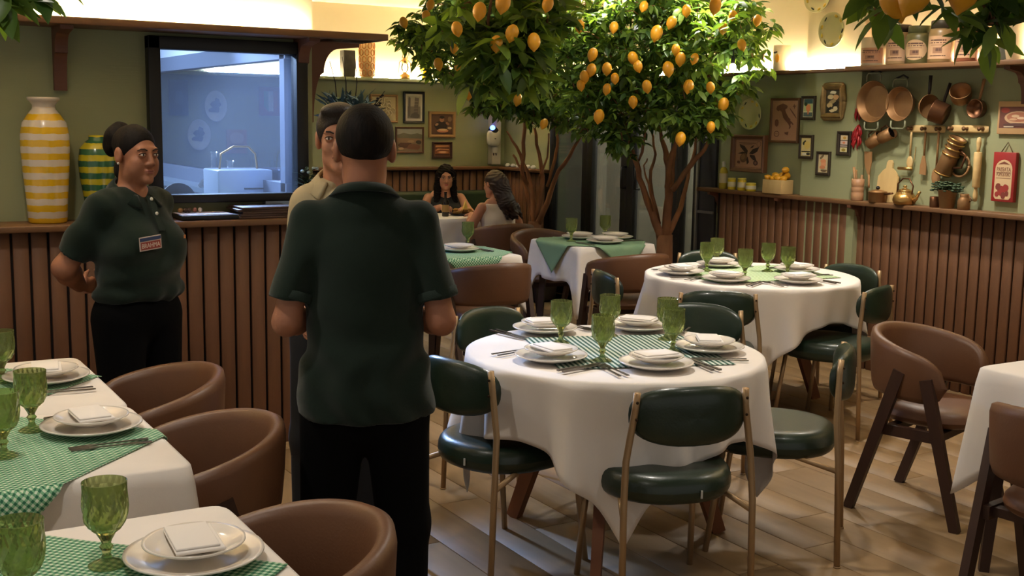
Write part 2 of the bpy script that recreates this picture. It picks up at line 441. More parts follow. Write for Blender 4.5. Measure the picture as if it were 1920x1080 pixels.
# cream band above the shelf (own slab in front of the green)
b=B();b.box((-.15,YL-.004,2.36),(4.70,.008,.60));o=struct(b.ob('trim_1',CREAM))
SLW=.0655
slat=B().rbox((0,0,.55),(SLW,.018,1.10),.004,seg=1).mesh('slat',WOOD)
b=B();b.box((.55,5.60,.55),(3.3,.20,1.10));b.ob('backing_panel',DARKGAP,wl)
i=0;x=-1.0
while x<2.19:
    link('slat',slat,wl,(x,5.491+.0,0));x+=.0765
b=B();b.rbox((.60,5.565,1.115),(3.25,.27,.03),.005);lg=struct(b.ob('trim_2',WOOD2))
# upper shelf with brackets
b=B();b.rbox((.75,5.565,2.018),(3.5,.27,.032),.004);b.rbox((2.35,6.3,2.018),(.3,1.6,.032),.004);sh=struct(b.ob('trim_3',WOOD2))
def bracket(parent,loc,rz,L=.2,Hh=.2,t=.035,m=None,curl=True):
    """profile: arm along local +x under the shelf, back along z"""
    P_=[(0,0),(L,0),(L,-.018)]
    for k in range(9):
        a=PI/2*k/8;P_.append((L*.62-L*.30*math.sin(a)+L*.28*(1-k/8.)**2*0,-.03-Hh*.30*(1-math.cos(a))))
    for k in range(1,9):
        a=PI/2*k/8;P_.append((L*.32-L*.20*math.sin(a)*1.0,-.03-Hh*.30-Hh*.60*(1-math.cos(a))))
    P_.append((0,-Hh))
    T=Matrix.Translation(loc)@Matrix.Rotation(rz,4,'Z')@Matrix.Translation((0,t/2,0))@Matrix.Rotation(PI/2,4,'X')
    b=B();b.prism(P_,t,0,T);return b.ob('bracket',m or P('bracket wood',(104,64,42),.5,n=(6,.5,(86,50,34))),parent)
for x in(-.4,.985,2.13):bracket(sh,(x,YL-.001,2.002),-PI/2,.22,.28,.055)
bracket(sh,(XL+.001,5.80,2.002),0,.29,.42,.05)
# end face of the block: window to the dining room
b=B()
c0=5.80;c1=8.95;z0,z1=1.235,1.955
b.box((XL-.04,(5.82+6.0)/2,2.4),(.08,.18,.5));b.box((XL-.04,(c1+YB)/2,1.33),(.08,YB-c1,2.66));b.box((XL-.04,(c0+c1)/2,z0/2),(.08,c1-c0,z0));b.box((XL-.04,(c0+c1)/2,(z1+2.66)/2),(.08,c1-c0,2.66-z1))
we=struct(b.ob('wall_middle',P('kitchen wall white',(196,200,206),.6)))
b=B()
FR=P('grey aluminium frame',(92,98,112),.5)
for c,d in(((XL-.09,(c0+c1)/2,z0-.0),(.07,c1-c0+.1,.09)),((XL-.09,(c0+c1)/2,z1),(.07,c1-c0+.1,.09)),((XL-.09,c1,(z0+z1)/2),(.07,.10,z1-z0)),((XL-.09,c0,(z0+z1)/2),(.07,.07,z1-z0))):b.box(c,d)
w2=struct(b.ob('window_2',FR))
b=B();b.box((XL-.06,(c0+c1)/2,(z0+z1)/2),(.008,c1-c0,z1-z0));b.ob('pane',glass('glass with painted blue light',(.62,.76,1.0),.05,.015,(.62,.78,1.0),.4),w2)  # cool kitchen light put into the glass colour as blue tint and haze
b=B();b.box((XL-.16,(c0+c1)/2,z0-.05),(.22,c1-c0+.3,.03));b.ob('sill',P('steel sill',(150,160,172),.3,.6),w2)
# kitchen shell
b=B();b.box((.3,YB-.2,1.33),(3.8,.1,2.66));b.box((-1.5,8.0,1.33),(.1,4.5,2.66));struct(b.ob('wall_kitchen',P('kitchen wall blue white',(176,190,206),.7)))
# front window: black frame + pane
b=B();fy=YL-.02;t=.07
for c,d in(((( WX0+WX1)/2,fy,WZ1-.03),(WX1-WX0,.09,.06)),(((WX0+WX1)/2,fy,WZ0+.02),(WX1-WX0,.09,.04)),((WX0+.028,fy,(WZ0+WZ1)/2),(.056,.09,WZ1-WZ0)),((WX1-.03,fy,(WZ0+WZ1)/2),(.06,.09,WZ1-WZ0))):b.rbox(c,d,.004)
w1=struct(b.ob('window_1',BLACK))
b=B();b.box(((WX0+WX1)/2,fy+.02,(WZ0+WZ1)/2),(WX1-WX0-.1,.006,WZ1-WZ0-.08));b.ob('pane',glass('service window glass',(.86,.91,1),.02,.03,(.7,.8,1)),w1)  # faint blue wash of the kitchen light mixed into this pane's colour
# back wall
b=B();b.box((2.0,YB+.06,1.33),(9.4,.12,2.66));wb=struct(b.ob('wall_back',GREEN))
b=B();b.box((4.1,YB-.006,2.33),(3.86,.012,.66));struct(b.ob('trim_4',CREAM))
b=B();b.box((4.3,YB-.04,.57),(3.46,.07,1.13));b.ob('backing_panel',DARKGAP,wb)
bs=B().rbox((0,0,.56),(.0655,.016,1.12),.004,seg=1).mesh('slat',WOOD)
x=3.1
while x<5.98:link('slat',bs,wb,(x,YB-.083,0));x+=.0765
b=B();b.rbox((4.3,YB-.07,ZL+.015),(3.46,.14,.03),.005);struct(b.ob('trim_5',WOOD2))
b=B();b.rbox((4.3,YB-.10,1.975),(3.46,.20,.03),.004);b5=struct(b.ob('trim_6',GREEN))
# right wall with doorway 7.05..9.35
D0,D1,DZ=7.05,9.34,1.96
b=B()
b.box((XR+.06,(D1+YB)/2,1.33),(.12,YB-D1,2.66));b.box((XR+.06,(D0+D1)/2,(DZ+2.66)/2),(.12,D1-D0,2.66-DZ))
b.box((XR+.06,(D0-2.7)/2,1.33),(.12,D0+2.7,2.66));wr=struct(b.ob('wall_right',GREEN))
b=B();b.box((XR-.005,3.8,2.33),(.010,12.9,.66));struct(b.ob('trim_7',CREAM))
# column
CY0,CY1=onx(1607,300,5.955).y,onx(1503,300,5.955).y
b=B();b.box((XR-.0375,(CY0+CY1)/2,1.0),(.075,CY1-CY0,2.0),0);b.box((XR-.0375,(CY0+CY1)/2,2.33),(.075,CY1-CY0,.66),1);struct(b.ob('trim_8',[GREEN,CREAM]))
rs=B().rbox((0,0,.56),(.018,.0655,1.12),.004,seg=1).mesh('slat',WOOD)
YS=onx(1588,420,5.96).y
b=B();b.box((XR-.03,(YS+6.93)/2,.56),(.058,6.93-YS,1.12));b.box((XR-.008,1.9+YS/2-1.9/2,.56),(.014,YS-1.9,1.12));b.box((XR-.04,(D1+.06+YB)/2,.56),(.07,YB-D1-.08,1.12));b.ob('backing_panel',DARKGAP,wr)
y=YS+.035
while y<6.9:link('slat',rs,wr,(5.962,y,0));y+=.0765
y=YS-.075
while y>2.9:link('slat',rs,wr,(6.007,y,0));y-=.0765
y=D1+.10
while y<YB-.1:link('slat',rs,wr,(5.95,y,0));y+=.0765
b=B();b.rbox((XR-.07,(7.10+1.2)/2,ZL-.015),(.14,7.10-1.2,.03),.005);rl=struct(b.ob('trim_9',WOOD2))
b=B();b.rbox((XR-.07,(D1+YB)/2+.03,ZL+.015),(.14,YB-D1-.05,.03),.005);struct(b.ob('trim_10',WOOD2))
b=B();b.rbox((XR-.12,(CY0+1.2)/2,ZS-.013),(.24,CY0-1.2,.03),.005);us=struct(b.ob('trim_11',WOOD2))
b=B();b.rbox((XR-.07,(CY0+YB)/2,1.985),(.14,YB-CY0,.022),.004);struct(b.ob('trim_12',WOOD2))
BR=P('bracket wood',(104,64,42),.5,n=(6,.5,(86,50,34)))
for px in(1336,1462,1600,):
    y=onx(px,370,5.93).y;bracket(rl,(XR-.02,y,ZL-.03),PI,.12,.15,.03,BR)
y=onx(1903,130,5.9).y;bracket(us,(XR-.001,y,ZS-.03),PI,.2,.2,.04,BR)
# LED strips hidden on top of the shelves
LED=emit('warm led',(1,.87,.62),120)
def strip(a,c,lbl):
    b=B();b.bar(a,c,.014,.010);tag(b.ob('led_strip',LED),lbl,'light strip')
strip((-1.2,5.66,2.045),(2.15,5.66,2.045),'warm led strip glowing on the shelf above the service window')
strip((3.0,YB-.05,2.0),(5.95,YB-.05,2.0),'warm led strip along the top of the far green wall behind the lantern')
strip((5.99,YB-.1,2.003),(5.99,CY1+.03,2.003),'warm led strip on the ledge beside the lemon mug')
strip((5.94,CY1,2.003),(5.94,CY0,2.003),'warm led strip below the two wall plates on the column')
strip((5.99,CY0-.03,2.010),(5.99,1.6,2.010),'warm led strip behind the row of preserve jars')
# doors: black framed glass
PG=glass('door glass',(.84,.86,.84),.02,.03,(.8,.8,.8),.6)
PGD=glass('dark door glass',(.40,.42,.41),.02,.03,(.8,.8,.8),.6)
def door(n,px0,px1,handle=None,edge=.05):
    ya,yb_=onx(px1,400,XR).y,onx(px0,400,XR).y
    b=B();m=edge
    for yy in(ya+m/2,yb_-m/2):b.rbox((XR,yy,.98),(.06,m,1.96),.004)
    b.rbox((XR,(ya+yb_)/2,.06),(.06,yb_-ya,.1),.004);b.rbox((XR,(ya+yb_)/2,1.91),(.06,yb_-ya,.1),.004)
    o=struct(b.ob('door_%d'%n,BLACK))
    b=B();b.box((XR+.005,(ya+yb_)/2,.98),(.010,yb_-ya-m*1.6,1.8));b.ob('pane',PGD if n==1 else PG,o)
    for hy in handle or []:
        y=onx(hy,330,XR-.06).y;b=B()
        b.tube([(XR-.03,y,1.06),(XR-.075,y,1.06),(XR-.075,y,1.24),(XR-.03,y,1.24)],.012,8);b.ob('handle',BLACK,o)
door(1,1033,1102,edge=.07);door(2,1102,1178,[1168],edge=.09);door(3,1178,1272,[1194],edge=.09);door(4,1272,1312,edge=.06)
ya,yb_=onx(1343,400,XR).y,onx(1313,400,XR).y
b=B();b.rbox((XR,(ya+yb_)/2,.98),(.05,yb_-ya,1.96),.004);dp=struct(b.ob('door_5',P('dark door panel',(44,44,50),.4)))
b=B();b.box((XR-.03,(ya+yb_)/2,.93),(.012,yb_-ya,.02));b.ob('push_bar',P('steel bar',(150,150,150),.3,.8),dp)
b=B();b.rbox((XR-.03,yb_+.01,.98),(.03,.022,1.96),.003);b.ob('edge_profile',P('aluminium',(150,150,146),.4,.7),dp)
tx=text('2',.07,.001);tx.name='number';tx.data.materials.append(P('sign white',(180,180,176),.6));tx.parent=dp;tx.matrix_local=Matrix.Translation((XR-.032,(ya+yb_)/2+.02,1.47))@Matrix.Rotation(-PI/2,4,'Z')@Matrix.Rotation(PI/2,4,'X')
# corridor beyond the doors
b=B();b.box((XR+1.5,8.2,1.3),(.1,5,2.7));b.box((XR+.8,5.9,1.3),(1.5,.1,2.7));b.box((XR+.8,10.6,1.3),(1.5,.1,2.7));b.box((XR+.8,8.2,-.03),(1.6,5,.04),1);b.box((XR+.8,8.2,2.7),(1.6,5,.04))
struct(b.ob('wall_corridor',[P('corridor grey',(176,170,150),.8),P('corridor floor',(96,92,84),.5)]))
lamp('AREA',(XR+.8,8.1,2.6),(XR+.8,8.1,0),36,(1,.95,.86),1.2,'corridor_lamp',sy=.4)
# white conduit pillar in the far corner
b=B();b.rbox((5.885,YB-.045,1.60),(.10,.09,.84),.004);struct(b.ob('trim_13',P('white plastic trim',(206,198,180),.5)))
# ------------------------------------------------------------------ chairs
GL=P('green leatherette',(28,44,33),.34,n=(14,.3,(38,56,42)),bump=(130,.12),coat=.12)
BRASS=P('champagne metal',(166,138,102),.42,.5)
TAN=P('brown leatherette',(100,66,43),.45,n=(10,.3,(91,59,38)),bump=(140,.12))
WAL=P('walnut leg',(58,35,24),.5,n=(5,.6,(44,26,18)),stretch=(4,4,.6))
def green_chair():
    r=thing('dining_chair','green leatherette dining chair','chair')
    b=B();b.pad(.236,.258,.112,40,12,2.35,16,0,Matrix.Translation((0,.028,.430)),lo=.85);b.ob('seat',GL,r)
    b=B()
    def bend(v):
        x,y,z=v;Rb=.36;a=x/Rb
        return Vector(((Rb-z)*math.sin(a),-.262+Rb-(Rb-z)*math.cos(a),y+.696))
    # pad local: x width, y height, z thickness -> upright, curved round the sitter
    b.pad(.214,.098,.052,40,7,2.6,4,0,None,bend);b.ob('backrest',GL,r)
    for s in(-1,1):
        b=B();b.tube([(s*.226,-.262,0),(s*.224,-.245,.40),(s*.216,-.232,.55),(s*.190,-.232,.72),(s*.186,-.236,.775)],.0115,10)
        b.tube([(s*.226,-.262,0),(s*.226,-.262,.006)],.0135,8);b.ob('leg',BRASS,r)
        b=B();b.tube([(s*.220,.225,0),(s*.200,.175,.405)],.0115,10);b.ob('leg',BRASS,r)
        b=B();b.tube([(s*.224,-.243,.365),(s*.17,-.06,.398),(s*.200,.175,.402)],.010,8);b.ob('side_rail',BRASS,r)
        for z in(.69,.745):
            b=B();b.ell((s*.189,-.247,z),(.005,.004,.005),8,6);b.ob('screw',P('dark screw',(60,46,34),.4,.8),r)
    b=B();b.box((.05,-.231,.425),(.006,.004,.026));b.ob('tag',P('white tag',(190,190,184),.6),r)
    return r
def tub_chair():
    r=thing('tub_chair','brown leatherette tub chair','chair')
    b=B();n=44;k=12;V=[];F=[]
    for i in range(n+1):
        t=-1+2*i/n;a=t*math.radians(122);at=abs(t)
        cx,cy=.252*math.sin(a),-.010-.238*math.cos(a)
        nx,ny=math.sin(a),-math.cos(a)
        top=.775-.105*at**1.7;bot=.515-.015*at
        e=max(0,(at-.80)/.20);sc=max(.02,(1-e**2.4)**.5);mid=(top+bot)/2-.01*e;hh=(top-bot)/2*sc
        for j in range(k):
            q=2*PI*j/k;cq,sq=math.cos(q),math.sin(q)
            w=.026*abs(cq)**.6*(1 if cq>0 else -1);h=hh*abs(sq)**.45*(1 if sq>0 else -1)
            ti=.07*(mid+h-.52)
            V.append((cx+nx*(w+ti),cy+ny*(w+ti),mid+h))
    for i in range(n):
        for j in range(k):F.append((i*k+j,i*k+(j+1)%k,(i+1)*k+(j+1)%k,(i+1)*k+j))
    F+=[tuple(range(k))[::-1],tuple(range(n*k,n*k+k))]
    b.add(V,[f[::-1] for f in F],0,True);b.ob('backrest',TAN,r)
    b=B();b.pad(.218,.215,.105,36,8,2.6,7,0,Matrix.Translation((0,0,.425)),lo=.7);b.ob('seat',TAN,r)
    for s in(-1,1):
        b=B();b.bar((s*.252,-.255,0),(s*.272,-.055,.63),.030,.040,0,.030,.050,up=(0,1,0));b.ob('leg',WAL,r)
        b=B();b.bar((s*.245,.205,0),(s*.268,.055,.61),.030,.040,0,.030,.050,up=(0,1,0));b.ob('leg',WAL,r)
        b=B();b.bar((s*.240,-.145,.37),(s*.240,.12,.37),.028,.045);b.ob('side_rail',WAL,r)
    b=B();b.bar((-.24,-.10,.372),(.24,-.10,.372),.04,.03);b.bar((-.24,.10,.372),(.24,.10,.372),.04,.03);b.ob('cross_rail',WAL,r)
    return r
gc=green_chair();tc=tub_chair();used=set()
def place(proto,x,y,d,label,group,z=0):
    rz=facing(*d)
    if proto.name not in used:
        used.add(proto.name);proto.location=(x,y,z);proto.rotation_euler=(0,0,rz);proto['label']=label;proto['group']=group;return proto
    return dup(proto,label,(x,y,z),rz,group)
G1='green chairs round the near round table';G2='green chairs round the far round table'
place(gc,2.435,3.065,(.276,.961),'green leatherette chair in front of the near round table, its back to the camera',G1)
place(gc,3.16,3.277,(-.67,.74),'green leatherette chair at the right of the near round table, empty pale-lit seat',G1)
place(gc,2.125,3.61,(.97,.22),'green leatherette chair at the left of the near round table',G1)
place(gc,2.59,4.235,(.22,-.97),'green leatherette chair behind the near round table, left of the two',G1)
place(gc,3.305,4.005,(-.80,-.60),'green leatherette chair behind the near round table, right of the two',G1)
place(gc,4.00,4.66,(.55,.835),'green leatherette chair in front of the far round table, dark back to the camera',G2)
place(gc,4.69,4.46,(-.35,.94),'green leatherette chair at the right front of the far round table',G2)
place(gc,5.12,4.93,(-.96,-.15),'green leatherette chair at the far right of the far round table, against the slatted wall',G2)
place(gc,4.02,5.28,(.97,-.25),'green leatherette chair at the left of the far round table, seen edge-on',G2)
place(gc,4.93,5.72,(-.45,-.89),'green leatherette chair behind the far round table below the lemon tree',G2)
G3='brown tub chairs at the square tables'
place(tc,.88,3.90,(-1,.05),'brown tub chair at the farthest left table',G3)
place(tc,.83,3.17,(-1,.08),'brown tub chair at the middle left table',G3)
place(tc,.75,2.27,(-1,.15),'brown tub chair at the nearest table, bottom of the photo',G3)
place(tc,4.05,3.24,(.29,-.957),'brown tub chair standing free at the right, behind the right-hand table',G3)
place(tc,3.42,2.16,(1,.15),'brown tub chair cut off by the right edge, close to the camera',G3)
place(tc,3.53,6.25,(.05,1),'brown tub chair just right of the green shirt sleeve',G3)
place(tc,4.66,6.32,(.06,1),'brown tub chair in front of the square table below the lemon trees',G3)
place(tc,4.86,7.62,(-.1,-1),'brown tub chair behind the square table, beside the left lemon tree trunk',G3)
place(tc,4.98,8.56,(.05,1),'brown tub chair under the woman in the white top',G3)
# bench along the far wall
t=thing('bench','dark green upholstered bench along the far slatted wall','bench',(4.6,9.95,0))
GB=P('bench green',(40,58,36),.5,n=(10,.3,(34,50,30)))
b=B();b.rbox((0,-.07,.40),(2.6,.5,.11),.03);b.ob('seat',GB,t)
b=B();b.rbox((0,.20,.68),(2.6,.11,.50),.04);b.ob('backrest',GB,t)
b=B();b.box((0,-.04,.17),(2.56,.42,.34));b.ob('base',P('bench base',(60,38,26),.6),t)
# ------------------------------------------------------------------ tables, cloths, settings
CLOTH=P('white tablecloth linen',(226,219,212),.85,n=(6,.2,(206,198,188)),bump=(420,.08),sheen=.1)
OAK=P('table leg oak',(120,70,36),.5,n=(5,.5,(98,56,30)),stretch=(3,3,.6))
ZT=.76
def gingham(name,cell,dark,light,mid=None,stripe=False):
    m=bpy.data.materials.new(name);m.use_nodes=True;N=m.node_tree.nodes;L=m.node_tree.links;b=N['Principled BSDF'];b.inputs['Roughness'].default_value=.85
    uv=N.new('ShaderNodeUVMap');sp=N.new('ShaderNodeSeparateXYZ');L.new(uv.outputs[0],sp.inputs[0])
    def sq(o):
        a=N.new('ShaderNodeMath');a.operation='DIVIDE';a.inputs[1].default_value=cell*2;L.new(o,a.inputs[0])
        f=N.new('ShaderNodeMath');f.operation='FRACT';L.new(a.outputs[0],f.inputs[0])
        g=N.new('ShaderNodeMath');g.operation='GREATER_THAN';g.inputs[1].default_value=.5;L.new(f.outputs[0],g.inputs[0]);return g.outputs[0]
    u,v=sq(sp.outputs[0]),sq(sp.outputs[1])
    if stripe:
        k=N.new('ShaderNodeMath');k.operation='MULTIPLY';k.inputs[1].default_value=.25;L.new(v,k.inputs[0]);v=k.outputs[0]
        k2=N.new('ShaderNodeMath');k2.operation='MULTIPLY';k2.inputs[1].default_value=1.5;L.new(u,k2.inputs[0]);u=k2.outputs[0]
    ad=N.new('ShaderNodeMath');ad.operation='ADD';L.new(u,ad.inputs[0]);L.new(v,ad.inputs[1])
    hf=N.new('ShaderNodeMath');hf.operation='MULTIPLY';hf.inputs[1].default_value=.5;hf.use_clamp=True;L.new(ad.outputs[0],hf.inputs[0])
    r=N.new('ShaderNodeValToRGB');r.color_ramp.elements[0].color=(*lin(light),1);r.color_ramp.elements[1].color=(*lin(dark),1)
    e=r.color_ramp.elements.new(.5);e.color=(*lin(mid or tuple((a+c)//2 for a,c in zip(dark,light))),1)
    L.new(hf.outputs[0],r.inputs[0]);L.new(r.outputs[0],b.inputs['Base Color']);return m
GING=gingham('green gingham',.0065,(32,98,70),(196,212,188),(112,164,126))
GSTR=gingham('green striped gingham',.010,(22,66,52),(206,214,204),(70,112,98),True)
GSTR2=gingham('light green stripe',.011,(96,138,74),(206,214,186),(140,176,120),True)
GPLAIN=P('sage green overlay',(122,154,120),.85,bump=(300,.1))
def drape(name,label,cat,cx,cy,outline,hang,mat,group=None,flare=None,z=ZT+.003,n=180,rz=0,rings=9,waves=None):
    """cloth: outline(th)->radius of the table edge, hang(th)->drop, flare(th,f)->extra radius"""
    b=B();V=[(0,0,0)];F=[]
    for j in range(1,5):
        for i in range(n):
            th=2*PI*i/n;r=outline(th)*(j/4*.985);V.append((r*math.cos(th),r*math.sin(th),.0012*math.sin(9*r*math.cos(th)+4)*math.sin(8*r*math.sin(th))))
    for i in range(n):
        th=2*PI*i/n;r=outline(th)+.004;V.append((r*math.cos(th),r*math.sin(th),-.005))
    for j in range(1,rings+1):
        f=j/rings
        for i in range(n):
            th=2*PI*i/n;hgt=hang(th);r=outline(th)+.008+flare(th,f)
            V.append((r*math.cos(th),r*math.sin(th),-.005-hgt*f))
    for i in range(n):F.append((0,1+i,1+(i+1)%n))
    R_=4+1+rings
    for j in range(R_-1):
        for i in range(n):
            a=1+j*n+i;c=1+j*n+(i+1)%n;F.append((a,a+n,c+n,c))
    b.add(V,F,0,True);o=b.ob(name,mat,None,(cx,cy,z),rz);tag(o,label,cat,group)
    md=o.modifiers.new('cloth thickness','SOLIDIFY');md.thickness=.0022;md.offset=1
    return o
def round_table(cx,cy,R,ca,half,label,cl_label,seed,lift=None):
    t=thing('round_table',label,'table',(cx,cy,0))
    b=B();b.lathe([(.02,ZT-.03),(R-.01,ZT-.03),(R,ZT-.02),(R,ZT-.004),(R-.004,ZT)],48);b.ob('tabletop',P('table top wood',(140,96,58),.5),t)
    for k in range(3):
        a=math.radians(229)+k*PI*2/3;c,s=math.cos(a),math.sin(a)
        b=B();b.bar((.48*c,.48*s,0),(.20*c,.20*s,ZT-.03),.035,.055,0,.05,.075);b.ob('leg',OAK,t)
    b=B();b.bar((-.24,0,.66),(.24,0,.66),.03,.06);b.bar((0,-.24,.66),(0,.24,.66),.03,.06);b.ob('apron',OAK,t)
    rr=random.Random(seed);ph=[rr.uniform(0,6) for _ in range(4)]
    def hang(th):
        d=(th-ca+PI/4)%(PI/2)-PI/4
        L=half/math.cos(((th-ca-PI/4+PI/4)%(PI/2))-PI/4)
        return max(.08,min(L-R,.72)*.97)
    def flare(th,f):
        d=((th-ca+PI/4)%(PI/2)-PI/4)   # 0 at a corner... pointing angle ca+k*90+45
        hh=hang(th)
        w=.024*math.sin(8*th+ph[0])+.018*math.sin(13*th+ph[1])+.011*math.sin(21*th+ph[2])
        rid=math.exp(-((abs(d)-.30)/.10)**2)-.9*math.exp(-((abs(d)-.52)/.13)**2)-.5*math.exp(-(d/.16)**2)
        return f**.8*(.012+w)*min(1,hh/.3)+.05*f*max(0,hh-.34)+.048*rid*f**1.2
    return t,drape('tablecloth',cl_label,'tablecloth',cx,cy,lambda th:R,hang,CLOTH,'white tablecloths',flare,rings=14,n=220)
# corner of the near cloth hangs toward the camera
round_table(2.56,3.53,.555,math.atan2(-.83,-.50),.80,'near round dining table with splayed oak legs under a white cloth','white cloth over the near round table, a long corner hanging to the front',3)
round_table(4.60,5.03,.60,math.atan2(-.62,.78),.80,'far round dining table beside the slatted wall under a white cloth','white cloth over the far round table beside the slatted wall',5)
def square_table(x0,x1,y0,y1,label,cl,drop=.30,seed=1,corner=.16,legs=True):
    cx,cy=(x0+x1)/2,(y0+y1)/2;a,b_=(x1-x0)/2,(y1-y0)/2
    t=thing('square_table',label,'table',(cx,cy,0))
    b=B();b.rbox((0,0,ZT-.0175),(2*a-.012,2*b_-.012,.034),.006);b.ob('tabletop',P('table top wood',(140,96,58),.5),t)
    for i in(-1,1):
        for j in(-1,1):
            b=B();b.bar((i*(a-.05),j*(b_-.05),0),(i*(a-.08),j*(b_-.08),ZT-.035),.035,.035,0,.05,.05);b.ob('leg',WAL,t)
    def outl(th):
        c,s=abs(math.cos(th)),abs(math.sin(th));p=26
        return ((c/a)**p+(s/b_)**p)**(-1/p)
    rr=random.Random(seed);ph=[rr.uniform(0,6) for _ in range(4)]
    ct=math.atan2(b_,a)
    def cd_(th):
        q=abs(th%PI);q=min(q,PI-q);return abs(q-ct)
    def hang(th):
        return drop+corner*math.exp(-(cd_(th)/.12)**2)+.012*math.sin(6*th+ph[0])
    def flare(th,f):
        k=math.exp(-(cd_(th)/.10)**2)
        return f*(.008+.012*math.sin(9*th+ph[1])+.007*math.sin(17*th+ph[2]))+.06*f*k
    return drape('tablecloth',cl,'tablecloth',cx,cy,outl,hang,CLOTH,'white tablecloths',flare,n=240)
square_table(0.02,.76,3.49,4.28,'square table at the far end of the left row under a white cloth','white cloth on the farthest of the left tables, beside the standing woman',.28,1,.10)
square_table(0.02,.76,2.80,3.485,'square table in the middle of the left row under a white cloth','white cloth on the middle of the left tables, under the hanging gingham point',.30,2,.10)
square_table(0.0,.74,1.74,2.48,'square table nearest the camera at the lower left under a white cloth','white cloth on the nearest table at the lower left',.28,3,.10)
square_table(4.47,5.12,6.60,7.24,'square table below the lemon trees under a white cloth','white cloth with long corner points on the square table below the lemon trees',.25,4,.24)
square_table(3.20,3.87,6.36,7.06,'square table behind the green shirt sleeve under a white cloth','white cloth on the square table behind the green shirt sleeve',.26,5,.14)
square_table(4.62,5.30,9.00,9.58,'small table between the two seated women under a white cloth','white cloth on the table where the two women eat',.30,6,.10)
square_table(3.58,4.28,2.00,2.70,'square table at the right edge under a white cloth','white cloth on the table cut off by the right edge',.36,7,.12)
def overlay(label,cx,cy,half,rot,rect,mat,z=ZT+.0085,sx=1,n=44,group='green table overlays'):
    """square cloth turned by rot, folding down past the table rectangle"""
    x0,x1,y0,y1=rect;b=B();c,s=math.cos(rot),math.sin(rot);V=[];U=[];F=[]
    for j in range(n+1):
        for i in range(n+1):
            u=(i/n*2-1)*half*sx;v=(j/n*2-1)*half
            x,y=cx+u*c-v*s,cy+u*s+v*c;zz=z
            def fold(e):return e
            ex=max(x-x1,x0-x,0);ey=max(y-y1,y0-y,0)
            if ex>0:x=(x1+.008+ex*.08 if x>x1 else x0-.008-ex*.08)
            if ey>0:y=(y1+.022+ey*.08 if y>y1 else y0-.022-ey*.08)
            zz-=ex+ey
            if ex+ey==0:zz+=.0006*math.sin(31*u)*math.sin(27*v)
            V.append((x,y,zz));U.append((u,v))
    for j in range(n):
        for i in range(n):
            a=j*(n+1)+i;F.append((a,a+1,a+n+2,a+n+1))
    b.add(V,F,0,True);b.uv=U;o=b.ob('table_overlay',mat);tag(o,label,'overlay',group)
    md=o.modifiers.new('cloth thickness','SOLIDIFY');md.thickness=.0016;md.offset=1;return o
overlay('green gingham overlay on the farthest of the left tables',.225,3.90,.385,PI/4+.03,(0,.765,3.44,4.32),GING)
overlay('green gingham overlay on the middle left table, its point hanging down the front',.235,3.12,.40,PI/4,(0,.765,2.77,3.6),GING)
overlay('green gingham overlay on the nearest table at the lower left',.215,2.06,.37,PI/4,(-.03,.745,1.5,2.53),GING)
overlay('plain sage green overlay with hanging points on the square table below the lemon trees',4.79,6.93,.39,PI/4+.1,(4.45,5.14,6.58,7.26),GPLAIN)
overlay('green striped overlay on the square table behind the green shirt sleeve',3.50,6.70,.40,PI/4,(3.18,3.89,6.34,7.08),GING)
overlay('green overlay just in view on the table cut off by the right edge',4.0,2.33,.33,PI/4,(3.56,4.30,1.98,2.72),GING)
BIG=(-9,9,-9,9)
overlay('dark green and white striped runner across the near round table',2.585,3.50,.30,-.33,BIG,GSTR,sx=1.08)
overlay('light green striped runner across the far round table',4.60,5.03,.30,-.12,BIG,GSTR2,sx=1.35)
# crockery ------------------------------------------------------
CHINA=P('white china',(222,214,204),.16,coat=.3)
NAP=P('white napkin',(226,220,214),.9,bump=(300,.08))
STEEL=P('cutlery steel',(120,112,104),.28,.9)
GG=bpy.data.materials.new('green pressed glass');GG.use_nodes=True
q=GG.node_tree.nodes['Principled BSDF'];q.inputs['Base Color'].default_value=(.50,.57,.25,1);q.inputs['Roughness'].default_value=.06;q.inputs['Transmission Weight'].default_value=.86;q.inputs['IOR'].default_value=1.30
def plate_mesh(R):
    b=B();b.lathe([(R*.55,0),(R*.58,.004),(R*.80,.010),(R,.020),(R*.995,.0235),(R*.93,.0215),(R*.78,.0135),(R*.62,.009),(.001,.0085)],56)
    n=56
    b2=B();V=[];return b.mesh('plate',CHINA)
PL=plate_mesh(.132);PS=plate_mesh(.097)
def napkin_mesh():
    b=B();b.rbox((0,0,.004),(.145,.092,.007),.003);b.rbox((.003,.004,.010),(.136,.082,.005),.0024);return b.mesh('napkin',NAP)
NM=napkin_mesh()
def goblet_mesh():
    n=20;prof=[(.034,0,0),(.035,.003,0),(.026,.008,0),(.012,.014,0),(.0075,.024,0),(.0095,.032,0),(.0135,.038,0),(.0085,.045,0),(.011,.052,0),(.0145,.058,0),(.019,.066,0),(.030,.076,.0016),(.0375,.090,.0022),(.0405,.104,.0024),(.0412,.118,.0022),(.0408,.132,.0016),(.0412,.150,0),(.0418,.166,0),(.0400,.1665,0),(.0384,.150,0),(.0378,.132,0),(.0382,.118,0),(.0375,.104,0),(.0340,.091,0),(.026,.079,0),(.012,.073,0),(.0005,.072,0)]
    V=[];F=[]
    for j,(r,z,f) in enumerate(prof):
        for i in range(n):
            a=2*PI*(i+(.5 if j%2 else 0))/n;rr=r+(f if i%2==(j//2)%2 else -f);V.append((rr*math.cos(a),rr*math.sin(a),z))
    for j in range(len(prof)-1):
        for i in range(n):
            a=j*n+i;c=j*n+(i+1)%n
            if j%2==0:F+=[(a,c,a+n),(c,c+n,a+n)]
            else:F+=[(a,c+n,a+n),(a,c,c+n)]
    F.append(tuple(range(n))[::-1]);b=B();b.add(V,F,0,False)
    return b.mesh('goblet',GG)
GM=goblet_mesh()
